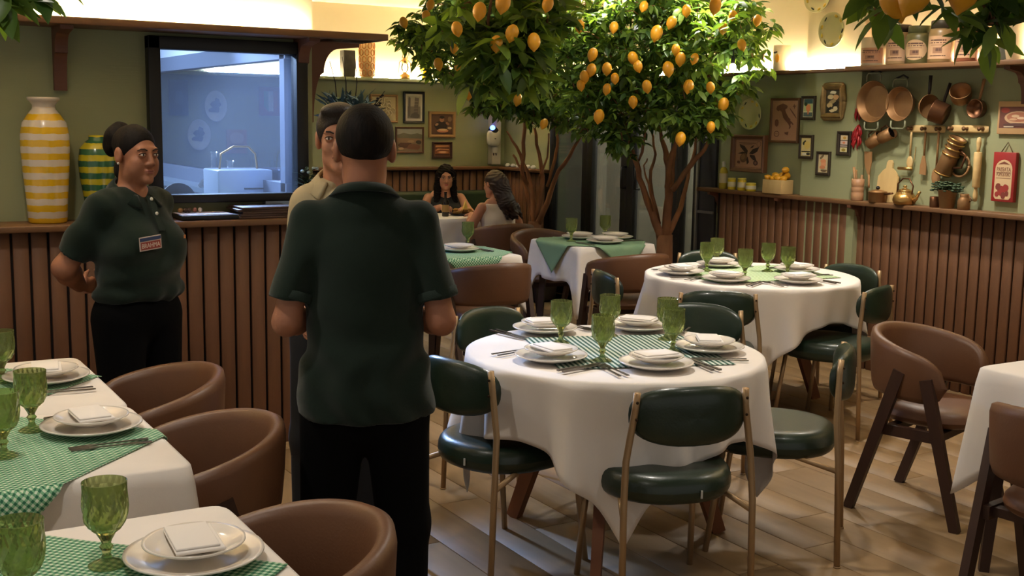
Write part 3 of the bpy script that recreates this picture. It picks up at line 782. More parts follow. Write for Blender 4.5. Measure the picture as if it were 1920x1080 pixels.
def fork_mesh():
    b=B();b.bar((0,-.10,.003),(0,.03,.004),.011,.003,0,.006,.003);b.bar((0,.03,.004),(0,.055,.004),.006,.003,0,.022,.0025)
    for i in range(4):b.bar((-.0085+.0057*i,.055,.004),(-.0085+.0057*i,.100,.003),.0038,.0022,0,.0025,.002)
    return b.mesh('fork',STEEL)
def knife_mesh():
    b=B();b.bar((0,-.11,.004),(0,-.01,.004),.012,.006,0,.011,.005);b.prism([(-.006,-.01),(.008,-.01),(.009,.07),(.002,.105),(-.006,.108)],.002,0,Matrix.Translation((0,0,.003)));return b.mesh('knife',STEEL)
FM=fork_mesh();KM=knife_mesh()
ZP=ZT+.0115
def setting(x,y,d,where,cut=True,fork=True,small=True,nap=True,kn=True):
    """plates, napkin and cutlery; d points from the diner to the table centre"""
    rz=facing(*d);c,s=math.cos(rz),math.sin(rz)
    at=lambda u,v:(x+u*c-v*s,y+u*s+v*c)
    g='place settings'
    tag(link('dinner_plate',PL,None,(x,y,ZP),(0,0,rz)),'large white plate '+where,'plate','large white dinner plates')
    if small:tag(link('side_plate',PS,None,(x,y,ZP+.0215),(0,0,rz)),'small white plate stacked '+where,'plate','small white plates')
    if nap:tag(link('napkin',NM,None,(x,y,ZP+.0215+(.018 if small else -.010)),(0,0,rz+RND.uniform(-.3,.3))),'folded white napkin on the plates '+where,'napkin','folded napkins')
    if fork:
        u,v=at(-.165,-.01);tag(link('fork',FM,None,(u,v,ZP),(0,0,rz+.03)),'steel fork left of the plate '+where,'fork','forks')
        u,v=at(-.190,-.012);tag(link('fork',FM,None,(u,v,ZP),(0,0,rz-.04)),'outer steel fork left of the plate '+where,'fork','forks')
    if kn:
        u,v=at(.160,-.01);tag(link('knife',KM,None,(u,v,ZP),(0,0,rz-.02)),'steel knife right of the plate '+where,'knife','knives')
        u,v=at(.183,-.012);tag(link('knife',KM,None,(u,v,ZP),(0,0,rz+.03)),'outer steel knife right of the plate '+where,'knife','knives')
def goblet(x,y,where,rz=0,z=ZP-.002):tag(link('goblet',GM,None,(x,y,z),(0,0,rz)),'green pressed-glass goblet '+where,'goblet','green goblets')
def ctr(x,y,cx,cy):d=Vector((cx-x,cy-y)).normalized();return (d.x,d.y)
N1='of the near round table'
for (x,y),w in zip([(2.519,3.955),(2.235,3.465),(2.50,3.195),(2.867,3.345),(2.90,3.83)],['at the back left ','at the left ','at the front ','at the right ','at the back right ']):
    setting(x,y,ctr(x,y,2.56,3.53),w+N1)
for (x,y),w in zip([(2.444,3.722),(2.397,3.376),(2.706,3.768),(2.726,3.387),(2.865,3.60)],['at the back left ','at the front left ','at the back centre ','at the front right ','at the back right ']):goblet(x,y,w+N1,x*9)
N2='of the far round table'
for (x,y),w in zip([(4.20,5.17),(4.64,5.36),(4.24,4.83),(4.90,4.97),(4.57,4.62)],['at the left ','at the back ','at the front left ','at the right ','at the front right ']):
    setting(x,y,ctr(x,y,4.60,5.03),w+N2)
for (x,y),w in zip([(4.43,5.22),(4.66,5.40),(4.40,4.86),(4.757,5.061),(4.72,4.86)],['at the left ','at the back left ','at the front ','at the back right ','at the right ']):goblet(x,y,w+N2,x*9)
N3='of the lemon-tree table'
for (x,y),d,w in(((4.78,7.06),(0,-1),'at the back '),((4.78,6.74),(0,1),'at the front '),((5.02,6.95),(-1,0),'at the right ')):setting(x,y,d,w+N3,small=True,nap=False,kn=False)
goblet(4.627,6.939,'at the left '+N3);goblet(5.00,7.05,'at the right '+N3)
setting(3.58,6.68,(0,1),'on the table behind the green sleeve',nap=False);goblet(3.771,6.912,'on the table behind the green sleeve')
setting(.60,3.90,(-1,0),'on the farthest left table');setting(.605,3.22,(-1,0),'on the middle left table')
setting(.585,2.155,(-1,.1),'on the nearest left table',kn=False)
goblet(.475,3.95,'on the farthest of the left tables');goblet(.465,3.295,'at the right of the middle left table');goblet(.365,3.07,'at the left of the middle left table')
goblet(.435,2.215,'beside the plate on the nearest table');goblet(.262,2.06,'at the bottom left corner of the picture, nearest table')
# food and bottle on the women's table
t=thing('beer_bottle','dark glass bottle with a label on the seated women\'s table','bottle',(4.80,9.22,ZT+.004))
b=B();b.lathe([(.028,0),(.031,.006),(.031,.12),(.024,.145),(.012,.165),(.011,.205),(.0135,.207),(.0135,.218),(.001,.218)],16);b.ob('glass_body',P('brown bottle glass',(34,22,14),.1),t)
b=B();b.lathe([(.0315,.04),(.0318,.045),(.0318,.10),(.0315,.105)],16,cap=False);b.ob('label',P('bottle label',(150,120,70),.5),t)
t=thing('serving_plate','plate with fried food on the seated women\'s table','plate of food',(5.02,9.28,ZT+.006))
b=B();b.lathe([(.08,0),(.13,.012),(.14,.016),(.13,.018),(.08,.008),(.001,.008)],28);b.ob('plate',P('dark plate',(40,34,30),.3),t)
b=B()
for i in range(14):
    a=RND.uniform(0,6.3);r=RND.uniform(.01,.09);b.ell((r*math.cos(a),r*math.sin(a),.02+RND.uniform(0,.03)),(.03,.018,.014),8,6,0,None)
f=b.ob('food',P('golden food',(176,128,58),.6,n=(30,.6,(120,70,30))),t);f['kind']='stuff'
b=B();b.prism([(-.03,0),(.03,0),(.005,.10)],.02,0,Matrix.Translation((.02,.03,.03))@Matrix.Rotation(PI/2,4,'X'));b.ob('lemon_wedge',P('pale yellow',(226,200,110),.5),t)
tag(link('dinner_plate',PL,None,(5.18,9.35,ZT+.004)),'white plate at the right of the seated women\'s table','plate','large white dinner plates')
# ------------------------------------------------------------------ lemon trees
def leaf_mat(name,c1,c2,tr=.45):
    m=bpy.data.materials.new(name);m.use_nodes=True;N=m.node_tree.nodes;L=m.node_tree.links;b=N['Principled BSDF'];b.inputs['Roughness'].default_value=.42
    g=N.new('ShaderNodeNewGeometry');oi=N.new('ShaderNodeObjectInfo');ad=N.new('ShaderNodeMath');ad.operation='ADD';fr=N.new('ShaderNodeMath');fr.operation='FRACT'
    L.new(g.outputs['Random Per Island'],ad.inputs[0]);L.new(oi.outputs['Random'],ad.inputs[1]);L.new(ad.outputs[0],fr.inputs[0])
    x=N.new('ShaderNodeMix');x.data_type='RGBA';x.inputs[6].default_value=(*lin(c1),1);x.inputs[7].default_value=(*lin(c2),1)
    pw=N.new('ShaderNodeMath');pw.operation='POWER';pw.inputs[1].default_value=1.3;L.new(fr.outputs[0],pw.inputs[0]);L.new(pw.outputs[0],x.inputs[0])
    L.new(x.outputs[2],b.inputs['Base Color'])
    t=N.new('ShaderNodeBsdfTranslucent');h=N.new('ShaderNodeMix');h.data_type='RGBA';h.blend_type='MULTIPLY';h.inputs[0].default_value=1;h.inputs[7].default_value=(1.15,1.1,.45,1)
    L.new(x.outputs[2],h.inputs[6]);L.new(h.outputs[2],t.inputs[0])
    s=N.new('ShaderNodeMixShader');s.inputs[0].default_value=tr;L.new(b.outputs[0],s.inputs[1]);L.new(t.outputs[0],s.inputs[2])
    L.new(s.outputs[0],N['Material Output'].inputs[0]);return m
LEAF=leaf_mat('lemon leaf',(50,80,36),(128,158,68),.45)
BARK=P('lemon bark',(142,98,66),.85,n=(14,.7,(104,68,44)),bump=(40,.6),stretch=(1,1,.35))
LEMON=P('lemon skin',(222,160,36),.40,n=(7,.4,(208,140,26)),bump=(90,.25))
def leaf_verts(L=.10,Wd=.034):
    st=[(0,.06),(.18,.62),(.42,1.),(.68,.78),(.88,.35),(1,.02)];V=[];F=[]
    for t,w in st:
        y=t*L;z=-.16*L*t*t
        V+=[(-w*Wd/2,y,z+.18*w*Wd),(0,y,z),(w*Wd/2,y,z+.18*w*Wd)]
    for i in range(5):
        a=i*3;F+=[(a,a+1,a+4,a+3),(a+1,a+2,a+5,a+4)]
    return np.array(V),F
def leaf_frame(p,d,roll):
    d=np.array(d,float);d/=np.linalg.norm(d);up=np.array([0,0,1.]);x=np.cross(d,up);n=np.linalg.norm(x);x=x/n if n>1e-3 else np.array([1.,0,0]);z=np.cross(x,d)
    c,s=math.cos(roll),math.sin(roll);x2=c*x+s*z;z2=-s*x+c*z
    return np.stack([x2,d,z2],1),np.array(p,float)
def sprig(c,rng,n,L,out,droop=.6,R=.06):
    """a twig end with n leaves radiating round it"""
    a0=rng.random()*6.28;ax=np.array([math.cos(a0)*.6,math.sin(a0)*.6,-droop*rng.random()+.15])
    for i in range(n):
        a=a0+2*PI*i/n+rng.uniform(-.5,.5);t=rng.uniform(0,1)
        p=np.array(c)+ax*(t-.5)*R*2.2
        d=np.array([math.cos(a),math.sin(a),rng.uniform(-droop*1.6,.35)])+ax*.8
        out.append((*leaf_frame(p,d,rng.uniform(-.7,.7)),L*rng.uniform(.7,1.2)))
def canopy(root,blobs,nsp,L,seed,nobj=300,clamp=None,per=7):
    rng=random.Random(seed);out=[];tw=B();wsum=sum(b[2]*b[3]*(b[7] if len(b)>7 else 1) for b in blobs)
    for bl in blobs:
        px,py,rx,ry,D,dr=bl[:6];k=int(nsp*bl[2]*bl[3]*(bl[7] if len(bl)>7 else 1)/wsum)
        for _ in range(k):
            while True:
                u,v,w=(rng.uniform(-1,1) for _ in range(3))
                if u*u+v*v+w*w<1:break
            c=atd(px+u*rx,py+v*ry,D+w*dr)
            if clamp and not clamp(c):continue
            sprig(c,rng,rng.randint(per-2,per+1),L,out)
            if rng.random()<.35:
                q=atd(px+u*rx*.7+rng.uniform(-8,8),py+v*ry*.7+10,D+w*dr*.8);tw.tube([c,(c+q)/2+Vector((0,0,.02)),q],[.003,.004,.006],4)
    LV,LF=leaf_verts(1,.42)
    me1=B().add([tuple(p) for p in leaf_verts(1,.42)[0]],LF,0,True).mesh('leaf',LEAF)
    out.sort(key=lambda o:float(np.hypot(o[1][0],o[1][1])))
    vis=out[::max(1,len(out)//(nobj*3))][:nobj] if nobj else []
    ids=set(id(o) for o in vis)
    inv=Vector(root.location)
    for o in vis:
        Rm,p,l=o;ob=link('leaf',me1,root);ob.matrix_local=Matrix([[*(Rm[i]*l),p[i]-inv[i]] for i in range(3)]+[[0,0,0,1]])
    rest=[o for o in out if id(o) not in ids]
    if rest:
        V=np.concatenate([(LV*l)@Rm.T+p-np.array(inv) for Rm,p,l in rest]);n=len(LV)
        F=(np.array(LF)[None]+np.arange(len(rest))[:,None,None]*n).reshape(-1,4)
        me=bpy.data.meshes.new('foliage');me.vertices.add(len(V));me.vertices.foreach_set('co',V.astype(np.float32).ravel())
        me.loops.add(F.size);me.loops.foreach_set('vertex_index',F.astype(np.int32).ravel());me.polygons.add(len(F));me.polygons.foreach_set('loop_start',np.arange(0,F.size,4,dtype=np.int32))
        me.polygons.foreach_set('use_smooth',np.ones(len(F),bool));me.update(calc_edges=True);me.materials.append(LEAF)
        o=link('foliage',me,root);o['kind']='stuff'
    if tw.v:
        tw.v=[(a-inv[0],b_-inv[1],c-inv[2]) for a,b_,c in tw.v];o=tw.ob('twigs',BARK,root);o['kind']='stuff'
def lemon_mesh():
    b=B();b.lathe([(.0005,-.046),(.004,-.043),(.007,-.039),(.015,-.032),(.0245,-.020),(.029,-.004),(.0285,.010),(.023,.025),(.013,.035),(.006,.038),(.0005,.039)],16);return b.mesh('lemon',LEMON)
LM=lemon_mesh()
def lemons(root,pts,D,g=1.0):
    for i,q in enumerate(pts):
        d=D+(q[2] if len(q)>2 else 0);p=atd(q[0],q[1],d)-Vector(root.location)
        s=(q[3] if len(q)>3 else 1)*g
        link('lemon',LM,root,p,(RND.uniform(-.35,.35),RND.uniform(-.35,.35),RND.uniform(0,6)),s*RND.uniform(.92,1.08))
def trunk(root,branches,D,base,pot):
    bz=Vector(root.location)
    for pts in branches:
        P_=[];R_=[]
        for i,(x,y,r,dd) in enumerate(pts):P_.append(atd(x,y,D+dd)-bz);R_.append(r*.66)
        # smooth the polyline a little
        Q=[];RR=[]
        for i in range(len(P_)-1):
            for t in(0,.33,.66):
                p0,p1,p2,p3=P_[max(i-1,0)],P_[i],P_[i+1],P_[min(i+2,len(P_)-1)]
                q=.5*((2*p1)+(-p0+p2)*t+(2*p0-5*p1+4*p2-p3)*t*t+(-p0+3*p1-3*p2+p3)*t**3)
                Q.append(q+Vector((math.sin(i*7+t*9)*.004,math.cos(i*5+t*8)*.004,0)));RR.append((R_[i]*(1-t)+R_[i+1]*t)*(1+.06*math.sin(9*i+14*t)))
        Q.append(P_[-1]);RR.append(R_[-1])
        b=B();b.tube(Q,RR,10);b.ob('branch',BARK,root)
    b=B();b.tube([(0,0,.33),(.004,.003,.45),(-.004,0,base)],[.072,.066,.060],14);b.ob('trunk',BARK,root)
    b=B();b.lathe([(.17,0),(.20,.02),(.235,.34),(.245,.35),(.245,.38),(.225,.385),(.21,.33),(.001,.33)],28);b.ob('pot',P(pot,(70,60,50),.7,n=(8,.4,(54,46,38))),root)
D2=9.0;p=atd(1246,475,D2)
t2=thing('lemon_tree','right lemon tree in a pot, thick forked trunk before the glass doors','tree',(p.x,p.y,0))
zb=atd(1245,440,D2).z
trunk(t2,[[(1240,448,.055,0),(1222,397,.042,-.05),(1203,347,.036,-.1),(1193,307,.031,-.15),(1180,262,.022,-.2),(1172,225,.015,-.2)],
 [(1246,448,.060,0),(1254,369,.048,0),(1252,311,.040,.05),(1245,276,.028,.1),(1235,235,.016,.1)],
 [(1251,351,.030,0),(1256,305,.032,-.1),(1268,262,.028,-.15),(1281,190,.022,-.2)],
 [(1252,440,.040,0),(1276,390,.030,.15),(1289,332,.024,.25),(1302,280,.016,.3),(1308,240,.012,.3)],
 [(1262,356,.034,-.05),(1296,308,.030,-.15),(1320,280,.024,-.2),(1345,240,.014,-.25)],
 [(1236,420,.026,.1),(1219,338,.020,.2),(1228,289,.017,.25),(1221,245,.012,.25)],
 [(1226,396,.016,-.1),(1216,345,.012,-.12),(1207,318,.010,-.1),(1214,297,.007,-.1)],
 [(1256,395,.024,.1),(1262,330,.02,.2),(1264,290,.016,.25),(1278,240,.012,.3)],
 [(1195,305,.012,-.1),(1204,285,.016,-.2),(1210,240,.013,-.3)]],D2,zb,'clay pot')
cl2=lambda c:c.x<5.93 and c.z<2.64 and c.y>4
canopy(t2,[(1190,70,110,80,8.7,.7),(1310,80,110,80,8.4,.55),(1395,50,55,60,8.2,.4,0,.6),(1410,110,35,50,8.2,.3,0,.5),(1185,180,75,70,8.7,.6),(1285,195,75,62,8.4,.5),(1330,215,40,50,8.3,.35),(1108,190,55,70,8.8,.6),(1080,90,80,80,9.0,.6),(1165,265,40,32,8.6,.3,0,.8),(1385,160,30,30,8.2,.3,0,.5),(1240,15,170,30,8.5,.5)],1250,.092,11,clamp=cl2)
lemons(t2,[(1087,49),(1151,51),(1207,12),(1231,62,0,1.3),(1259,42,0,1.1),(1287,20),(1341,11,-.2,1.2),(1356,53),(1420,38,-.1),(1391,84),(1187,109,0,1.2),(1196,124),(1138,129,0,1.1),(1109,131,0,1.1),(1096,144,0,1.1),(1089,160),(1111,102,0,1.1),(1153,147,0,.9),(1138,167),(1213,162,0,1.1),(1291,162,0,1.1),(1332,164),(1187,191,0,1.1),(1123,218,0,1.1),(1356,196,.1,1.1),(1333,238),(1276,260,0,1.1),(1267,93),(1276,111,0,1.1),(1253,129,0,1.3),(1375,30),(1302,110)],7.95,1.05)
D1_=10.6;p=atd(1003,430,D1_)
t1=thing('lemon_tree','left lemon tree in a pot beside the far corner, slender forked trunks','tree',(p.x,p.y,0))
zb=atd(1004,415,D1_).z
trunk(t1,[[(1004,428,.05,0),(1027,378,.036,-.1),(1041,333,.030,-.2),(1067,293,.024,-.3),(1092,249,.016,-.4)],
 [(1002,424,.050,0),(998,364,.036,.05),(987,320,.028,.1),(968,276,.020,.1),(950,246,.012,.1)],
 [(1005,410,.034,0),(1017,338,.030,0),(1010,289,.026,.05),(1002,240,.018,.05)],
 [(994,352,.026,.1),(979,326,.026,0),(981,290,.028,-.1),(984,220,.022,-.1)],
 [(1026,350,.022,.1),(1040,300,.024,.1),(1045,262,.020,.1),(1040,215,.014,.1)],
 [(1001,415,.032,.1),(986,355,.024,.15),(977,318,.020,.2),(962,290,.014,.2)],
 [(1012,330,.016,-.1),(1026,295,.014,-.1),(1029,250,.010,-.1)]],D1_,zb,'clay pot')
cl1=lambda c:c.x<5.93 and c.z<2.64 and c.y<10.15
canopy(t1,[(800,70,60,55,9.6,.5,0,.8),(880,50,90,60,9.8,.7),(850,120,60,40,9.7,.5,0,.7),(930,150,70,45,9.9,.6),(1000,165,70,55,10.0,.6),(1045,190,45,45,10.0,.5),(945,188,55,28,9.8,.5),(905,200,30,16,9.8,.3,0,.8),(985,218,45,16,9.9,.4,0,.6),(1000,60,100,70,10.0,.7),(1075,215,40,30,10,.4,0,.6),(760,60,28,25,9.6,.2,0,.4),(960,10,190,28,9.8,.6)],1250,.090,23,clamp=cl1)
lemons(t1,[(807,9),(757,42),(822,120),(859,123),(932,154,0,1.1),(971,187,0,1.1),(852,92),(879,176),(1027,122),(1065,118),(1014,107),(1037,28,0,1.2),(960,150),(988,92),(1020,60),(799,30),(905,160),(1064,90),(1020,232),(1000,15)],9.1,1.15)
# long sprays of bigger leaves hanging nearer the camera, from the ceiling
def garland(label,at,blobs,n,L,seed,pts,D,g,stems):
    p=Vector(at);t=thing('hanging_lemon_branch',label,'branch',p)
    b=B()
    for s in stems:b.tube([Vector(q)-p for q in s],[.009]+[.007]*(len(s)-2)+[.004],6)
    b.ob('stem',BARK,t)
    canopy(t,blobs,n,L,seed,260,per=6);lemons(t,pts,D,g);return t
q=lambda x,y,D:atd(x,y,D)
garland('hanging lemon branch with large leaves and big lemons at top centre, nearer than the trees',q(930,-60,5.4),[(930,20,100,45,5.6,.35),(940,95,75,50,5.5,.3),(905,140,35,30,5.5,.2,0,.7),(990,100,55,50,5.6,.3),(1010,30,60,45,5.6,.3),(840,50,25,30,5.4,.15,0,.8),(965,150,45,28,5.6,.25,0,.6)],150,.125,31,
  [(899,21,0,1.15),(943,5,0,1.15),(857,54,0,.9),(960,62,.05,1.1),(1001,78,.05,1.1),(931,82,.1,1),(1027,8,.1,.9)],5.15,.95,
  [[q(930,-60,5.4)+Vector((0,0,.30)),q(930,-60,5.4),q(915,40,5.45),q(930,140,5.5)],[q(930,-60,5.4),q(970,40,5.5),q(985,120,5.55)],[q(930,-60,5.4),q(870,10,5.4),q(840,60,5.4)]])
garland('hanging lemon branch with two very near lemons at the top right, above the jars',q(1740,-70,2.3),[(1640,5,22,40,2.5,.10),(1690,-25,40,25,2.3,.08),(1780,0,18,18,2.3,.06,0,.8),(1860,40,38,40,2.4,.10),(1900,15,30,30,2.4,.1),(1830,-20,50,25,2.4,.1)],30,.075,41,
  [(1680,-4,0,.95),(1716,-10,-.04,1.0),(1808,-18,0,.95)],2.2,1.0,
  [[q(1740,-70,2.3)+Vector((0,0,.6)),q(1740,-70,2.3),q(1690,-30,2.3)],[q(1740,-70,2.3),q(1830,-20,2.35),q(1870,50,2.4)],[q(1740,-70,2.3),q(1650,-20,2.5),q(1640,30,2.5)]])
garland('few near lemon leaves hanging in at the top left corner',q(10,-60,2.5),[(15,-5,35,25,2.5,.08),(60,-12,25,12,2.5,.05)],9,.085,47,[],2.5,1,
  [[q(10,-60,2.5)+Vector((0,0,.6)),q(10,-60,2.5),q(15,0,2.5)],[q(10,-60,2.5),q(60,-15,2.5)]])
BULB=emit('bare bulb',(1,.93,.80),60)
for x,y,D,w in((1024,152,9.2,'between the two lemon trees'),(1374,127,8.0,'at the right edge of the right lemon tree')):
    t=thing('spot_bulb','small bright bulb shining '+w,'lamp',atd(x,y,D))
    b=B();b.ell((0,0,0),(.022,.022,.030),12,8);b.ob('bulb',BULB,t);b=B();b.lathe([(.012,.026),(.014,.03),(.014,.07),(.004,.085),(.002,2.62-t.location.z)],10);b.ob('socket',BLACK,t)
# ------------------------------------------------------------------ people
POLO=P('dark green pique',(19,33,25),.9,spec=.2,n=(40,.3,(15,27,20)),bump=(520,.25),sheen=.15)
PANTS=P('black trouser cloth',(6,6,7),.95,spec=.1)
HAIRB=P('black hair',(13,10,9),.7,spec=.15,bump=(160,.5),stretch=(1,1,.15),n=(60,.5,(34,25,20)))
HAIRBR=P('brown hair',(40,26,19),.5,bump=(160,.6),stretch=(1,1,.12),n=(50,.6,(62,40,28)))
SHOE=P('black leather shoe',(14,13,13),.4)
def collar(root,z,y0,r,mat,w0=.030,w1=.055,gap=.35,rise=.022,slope=.12,name='collar'):
    """turned-down collar: a=0 at the nape"""
    b=B();n=40;A=PI-gap
    prof=[]
    for i in range(n+1):
        a=-A+2*A*i/n;k=(abs(a)/A)**2.2
        zz=z+rise-slope*(1-math.cos(a))*.5*1.0
        ca,sa=-math.cos(a),math.sin(a);w=w0+(w1-w0)*k
        R0=r*(1+.06*k)
        prof.append([(R0*sa,y0+R0*ca*.92,zz-.012),(R0*sa*1.0,y0+R0*ca*.92,zz+.004),(R0*1.06*sa,y0+R0*1.06*ca*.94,zz+.008),(R0*1.14*sa,y0+R0*1.14*ca*.98,zz+.002),
            ((R0*1.14+w*.62)*sa,y0+(R0*1.14+w*.62)*ca,zz-w*.62),((R0*1.14+w*.62-.006)*sa,y0+(R0*1.14+w*.62-.006)*ca,zz-w*.68),(R0*1.07*sa,y0+R0*1.07*ca*.94,zz-.008)])
    V=[p for q in prof for p in q];k=7;F=[]
    for i in range(n):
        for j in range(k):
            F.append((i*k+j,i*k+(j+1)%k,(i+1)*k+(j+1)%k,(i+1)*k+j))
    F+=[tuple(range(k))[::-1],tuple(range(n*k,n*k+k))]
    b.add(V,F,0,True);return b.ob(name,mat,root)
def shoes(root,feet,g=1):
    for x,y in feet:
        b=B();b.pad(.045*g,.13*g,.07,20,5,2.4,3,0,Matrix.Translation((x,y+.05*g,.045)));b.ob('shoe',SHOE,root)
def legs_std(f,hip,x,zh,g,r=(.085,.06,.05),k=.03,zb=.06):
    for s in(-1,1):
        f.cap((s*hip,0,zh),(s*x,.015,zh*.54),r[0],r[1],k);f.cap((s*x,.015,zh*.54),(s*x,-.01,zb),r[1],r[2],k)
def hair_short(f,R,o,g,low=-.06,vol=1.0,nape=.5,front=.052):
    E=lambda c,r,k=.02,op='+':f.ell(np.array(c)*g,tuple(np.array(r)*g),k*g,op,(R,o))
    E((0,-.018,.038),(.0815*vol,.1005*vol,.090*vol),0)
    E((0,.115,-.038),(.098,.085,.098+.0),.012,'-')
    n=R@np.array([0,-nape,-1.]);n/=np.linalg.norm(n)
    f.half(n,n@o-low*g)
def sleeves(f,a,b,r,k,n,p):
    for s in(-1,1):
        m=lambda v:np.array([s*v[0],v[1],v[2]])
        t=Fld((0,0,0),(0,0,0));t.ax=f.ax;t.d=np.full(f.d.shape,.2,np.float32)
        t.cap(m(a),m(b)+m(n)*.3,r[0],r[1],0);nn=m(n)/np.linalg.norm(n);t.half(nn,nn@m(p))
        f.mix((slice(None),)*3,t.d,k,'+')
def man_back():
    root=thing('person','person seen from behind in a dark green polo shirt, short black hair','person',group=None)
    sk=SKIN('tan skin',(150,96,68));o=np.array([0,.01,1.533]);R=rotm(.05,-.03,0)
    f=Fld((-.33,-.2,0),(.33,.34,1.68),((-.105,-.125,1.42),(.105,.135,1.68)),.009,.0036)
    head(f,R,o,.99)
    f.cap((0,-.022,1.36),(0,-.008,1.50),.060,.057,.025);f.cap((-.08,-.02,1.345),(.08,-.02,1.345),.034,k=.03)
    f.ell((0,0,1.18),(.14,.085,.18),.03);f.ell((0,0,.95),(.13,.085,.14),.04)
    for s in(-1,1):
        arm(f,(s*.160,-.01,1.335),(s*.215,-.05,1.055),(s*.15,.19,1.03),(.044,.038,.036,.026))
        hand(f,(s*.15,.19,1.03),(-s*.75,.6,.05),(0,-.3,-1),-s,.95,.6)
    legs_std(f,.09,.11,.86,1)
    f.ob('body',sk,root);face_parts(root,R,o,.99,HAIRB)
    h=Fld((-.1,-.14,1.42),(.1,.12,1.68),None,.0042);hair_short(h,R,o,.99,-.055,1.0,.35)
    h.ob('hair',HAIRB,root)
    s_=Fld((-.34,-.2,.74),(.34,.2,1.46),None,.0065)
    s_.ell((0,-.005,1.215),(.172,.116,.20),0);s_.cap((-.130,-.012,1.338),(.130,-.012,1.338),.055,k=.04)
    s_.cap((-.045,-.02,1.378),(.045,-.02,1.378),.046,k=.05);s_.cap((0,-.022,1.36),(0,-.012,1.43),.072,k=.02)
    s_.ell((0,0,.99),(.166,.118,.26),.07);s_.ell((0,.0,.80),(.192,.128,.17),.10)
    sleeves(s_,(.150,-.012,1.332),(.205,-.045,1.13),(.055,.055),.028,(.055,-.033,-.202),(.205,-.045,1.115))
    def folds(x,y,z):
        lo=np.clip((1.12-z)/.25,0,1)
        d=.010*np.sin(38*z+9*np.abs(x)-26*x*x*8)*lo*np.exp(-((z-.98)/.09)**2)
        d=d+.007*np.sin(55*x+8*np.sin(9*z))*np.clip((.98-z)/.15,0,1)
        d=d+.006*np.sin(30*z+34*np.abs(x))*np.exp(-((np.abs(x)-.17)/.06)**2)*np.clip((z-1.0)/.1,0,1)
        return d+.0035*np.sin(23*x+17*z)*np.sin(19*z-9*x)
    s_.wav(folds)
    # hem, and sleeve ends cut across the upper arm
    x,y,z=np.meshgrid(*s_.ax,indexing='ij',sparse=True)
    s_.d=np.maximum(s_.d,.785-.012*np.cos(6*x)-z)
    s_.half((0,0,1),1.425)
    s_.ob('polo_shirt',POLO,root)
    collar(root,1.425,-.016,.073,POLO,.024,.03,.3,.016,.05)
    for s in(-1,1):
        b=B();T=Matrix.Translation((s*.2005,-.0435,1.135))@Vector((s*.055,-.033,-.202)).to_track_quat('Z','Y').to_matrix().to_4x4()
        b.lathe([(.0565,-.010),(.0595,-.008),(.0600,.012),(.058,.017),(.052,.015)],28,0,True,T,False);b.ob('sleeve_band',P('ribbed green cuff',(20,37,29),.9,bump=(300,.3)),root)
    t=Fld((-.24,-.2,.05),(.24,.2,.90),None,.010)
    t.ell((0,0,.80),(.172,.118,.13),0);legs_std(t,.088,.11,.82,1,(.098,.077,.07),.03,.09)
    t.half((0,0,1),.86);t.half((0,0,-1),-.06);t.ob('trousers',PANTS,root)
    shoes(root,[(-.11,0),(.11,0)])
    return root
def man_beige():
    root=thing('person','person in a beige shirt with open collar, face half hidden','person')
    sk=SKIN('light tan skin',(186,130,100));R=rotm(-.12,.0,.02);o=np.array([0,.015,1.545])
    f=Fld((-.3,-.2,0),(.3,.32,1.69),((-.105,-.125,1.43),(.105,.145,1.69)),.009,.0032)
    head(f,R,o,1.0)
    f.cap((0,-.022,1.36),(0,0,1.50),.060,.056,.025);f.cap((-.08,-.02,1.345),(.08,-.02,1.345),.034,k=.03)
    f.ell((0,0,1.18),(.14,.085,.18),.03);f.ell((0,0,.95),(.13,.085,.14),.04)
    for s in(-1,1):
        arm(f,(s*.125,-.01,1.305),(s*.168,-.03,1.06),(s*.14,.16,.93),(.045,.04,.038,.027));hand(f,(s*.14,.16,.93),(-s*.2,.9,-.3),(-s,0,-.2),-s,.95,.5)
    legs_std(f,.09,.11,.86,1);f.ob('body',sk,root);face_parts(root,R,o,1.0,P('dark brow',(38,26,20),.8),(70,44,26),(150,88,76))
    h=Fld((-.11,-.14,1.42),(.11,.14,1.70),None,.0042);hair_short(h,R,o,1.0,-.05,1.03,.4)
    h.ell((0,.055,.098),(.060,.045,.026),.03,'+',(R,o));h.ob('hair',P('dark brown hair',(30,21,16),.5,bump=(150,.5),n=(50,.5,(46,32,24))),root)
    BE=P('beige shirt cloth',(176,162,128),.85,n=(20,.25,(160,146,114)),bump=(300,.1))
    s_=Fld((-.34,-.2,.78),(.34,.22,1.44),None,.0075)
    s_.ell((0,0,1.20),(.170,.116,.20),0);s_.cap((-.105,-.01,1.325),(.105,-.01,1.325),.050,k=.04);s_.cap((-.05,-.02,1.355),(.05,-.02,1.355),.042,k=.04)
    s_.ell((0,0,.95),(.178,.125,.22),.09)
    for s in(-1,1):s_.cap((s*.125,-.01,1.315),(s*.165,-.03,1.08),.052,.050,.03)
    s_.wav(lambda x,y,z:.003*np.sin(30*z+20*np.abs(x))+.002*np.sin(41*x))
    s_.ell((0,.09,1.42),(.042,.06,.10),.01,'-');s_.half((0,0,-1),-.84);s_.half((0,0,1),1.405);s_.ob('shirt',BE,root)
    collar(root,1.418,-.010,.070,BE,.036,.080,.62,.020,.06)
    for z in(1.27,1.19,1.10,1.01):
        b=B();b.ell((0,.128,z),(.006,.003,.006),10,6);b.ob('button',P('horn button',(120,100,70),.3),root)
    t=Fld((-.24,-.2,.05),(.24,.2,.93),None,.011);t.ell((0,0,.83),(.168,.115,.13),0);legs_std(t,.088,.11,.84,1,(.095,.075,.07),.03,.09)
    t.half((0,0,1),.90);t.half((0,0,-1),-.06);t.ob('trousers',P('dark navy trousers',(18,19,24),.9),root);shoes(root,[(-.11,0),(.11,0)])
    return root
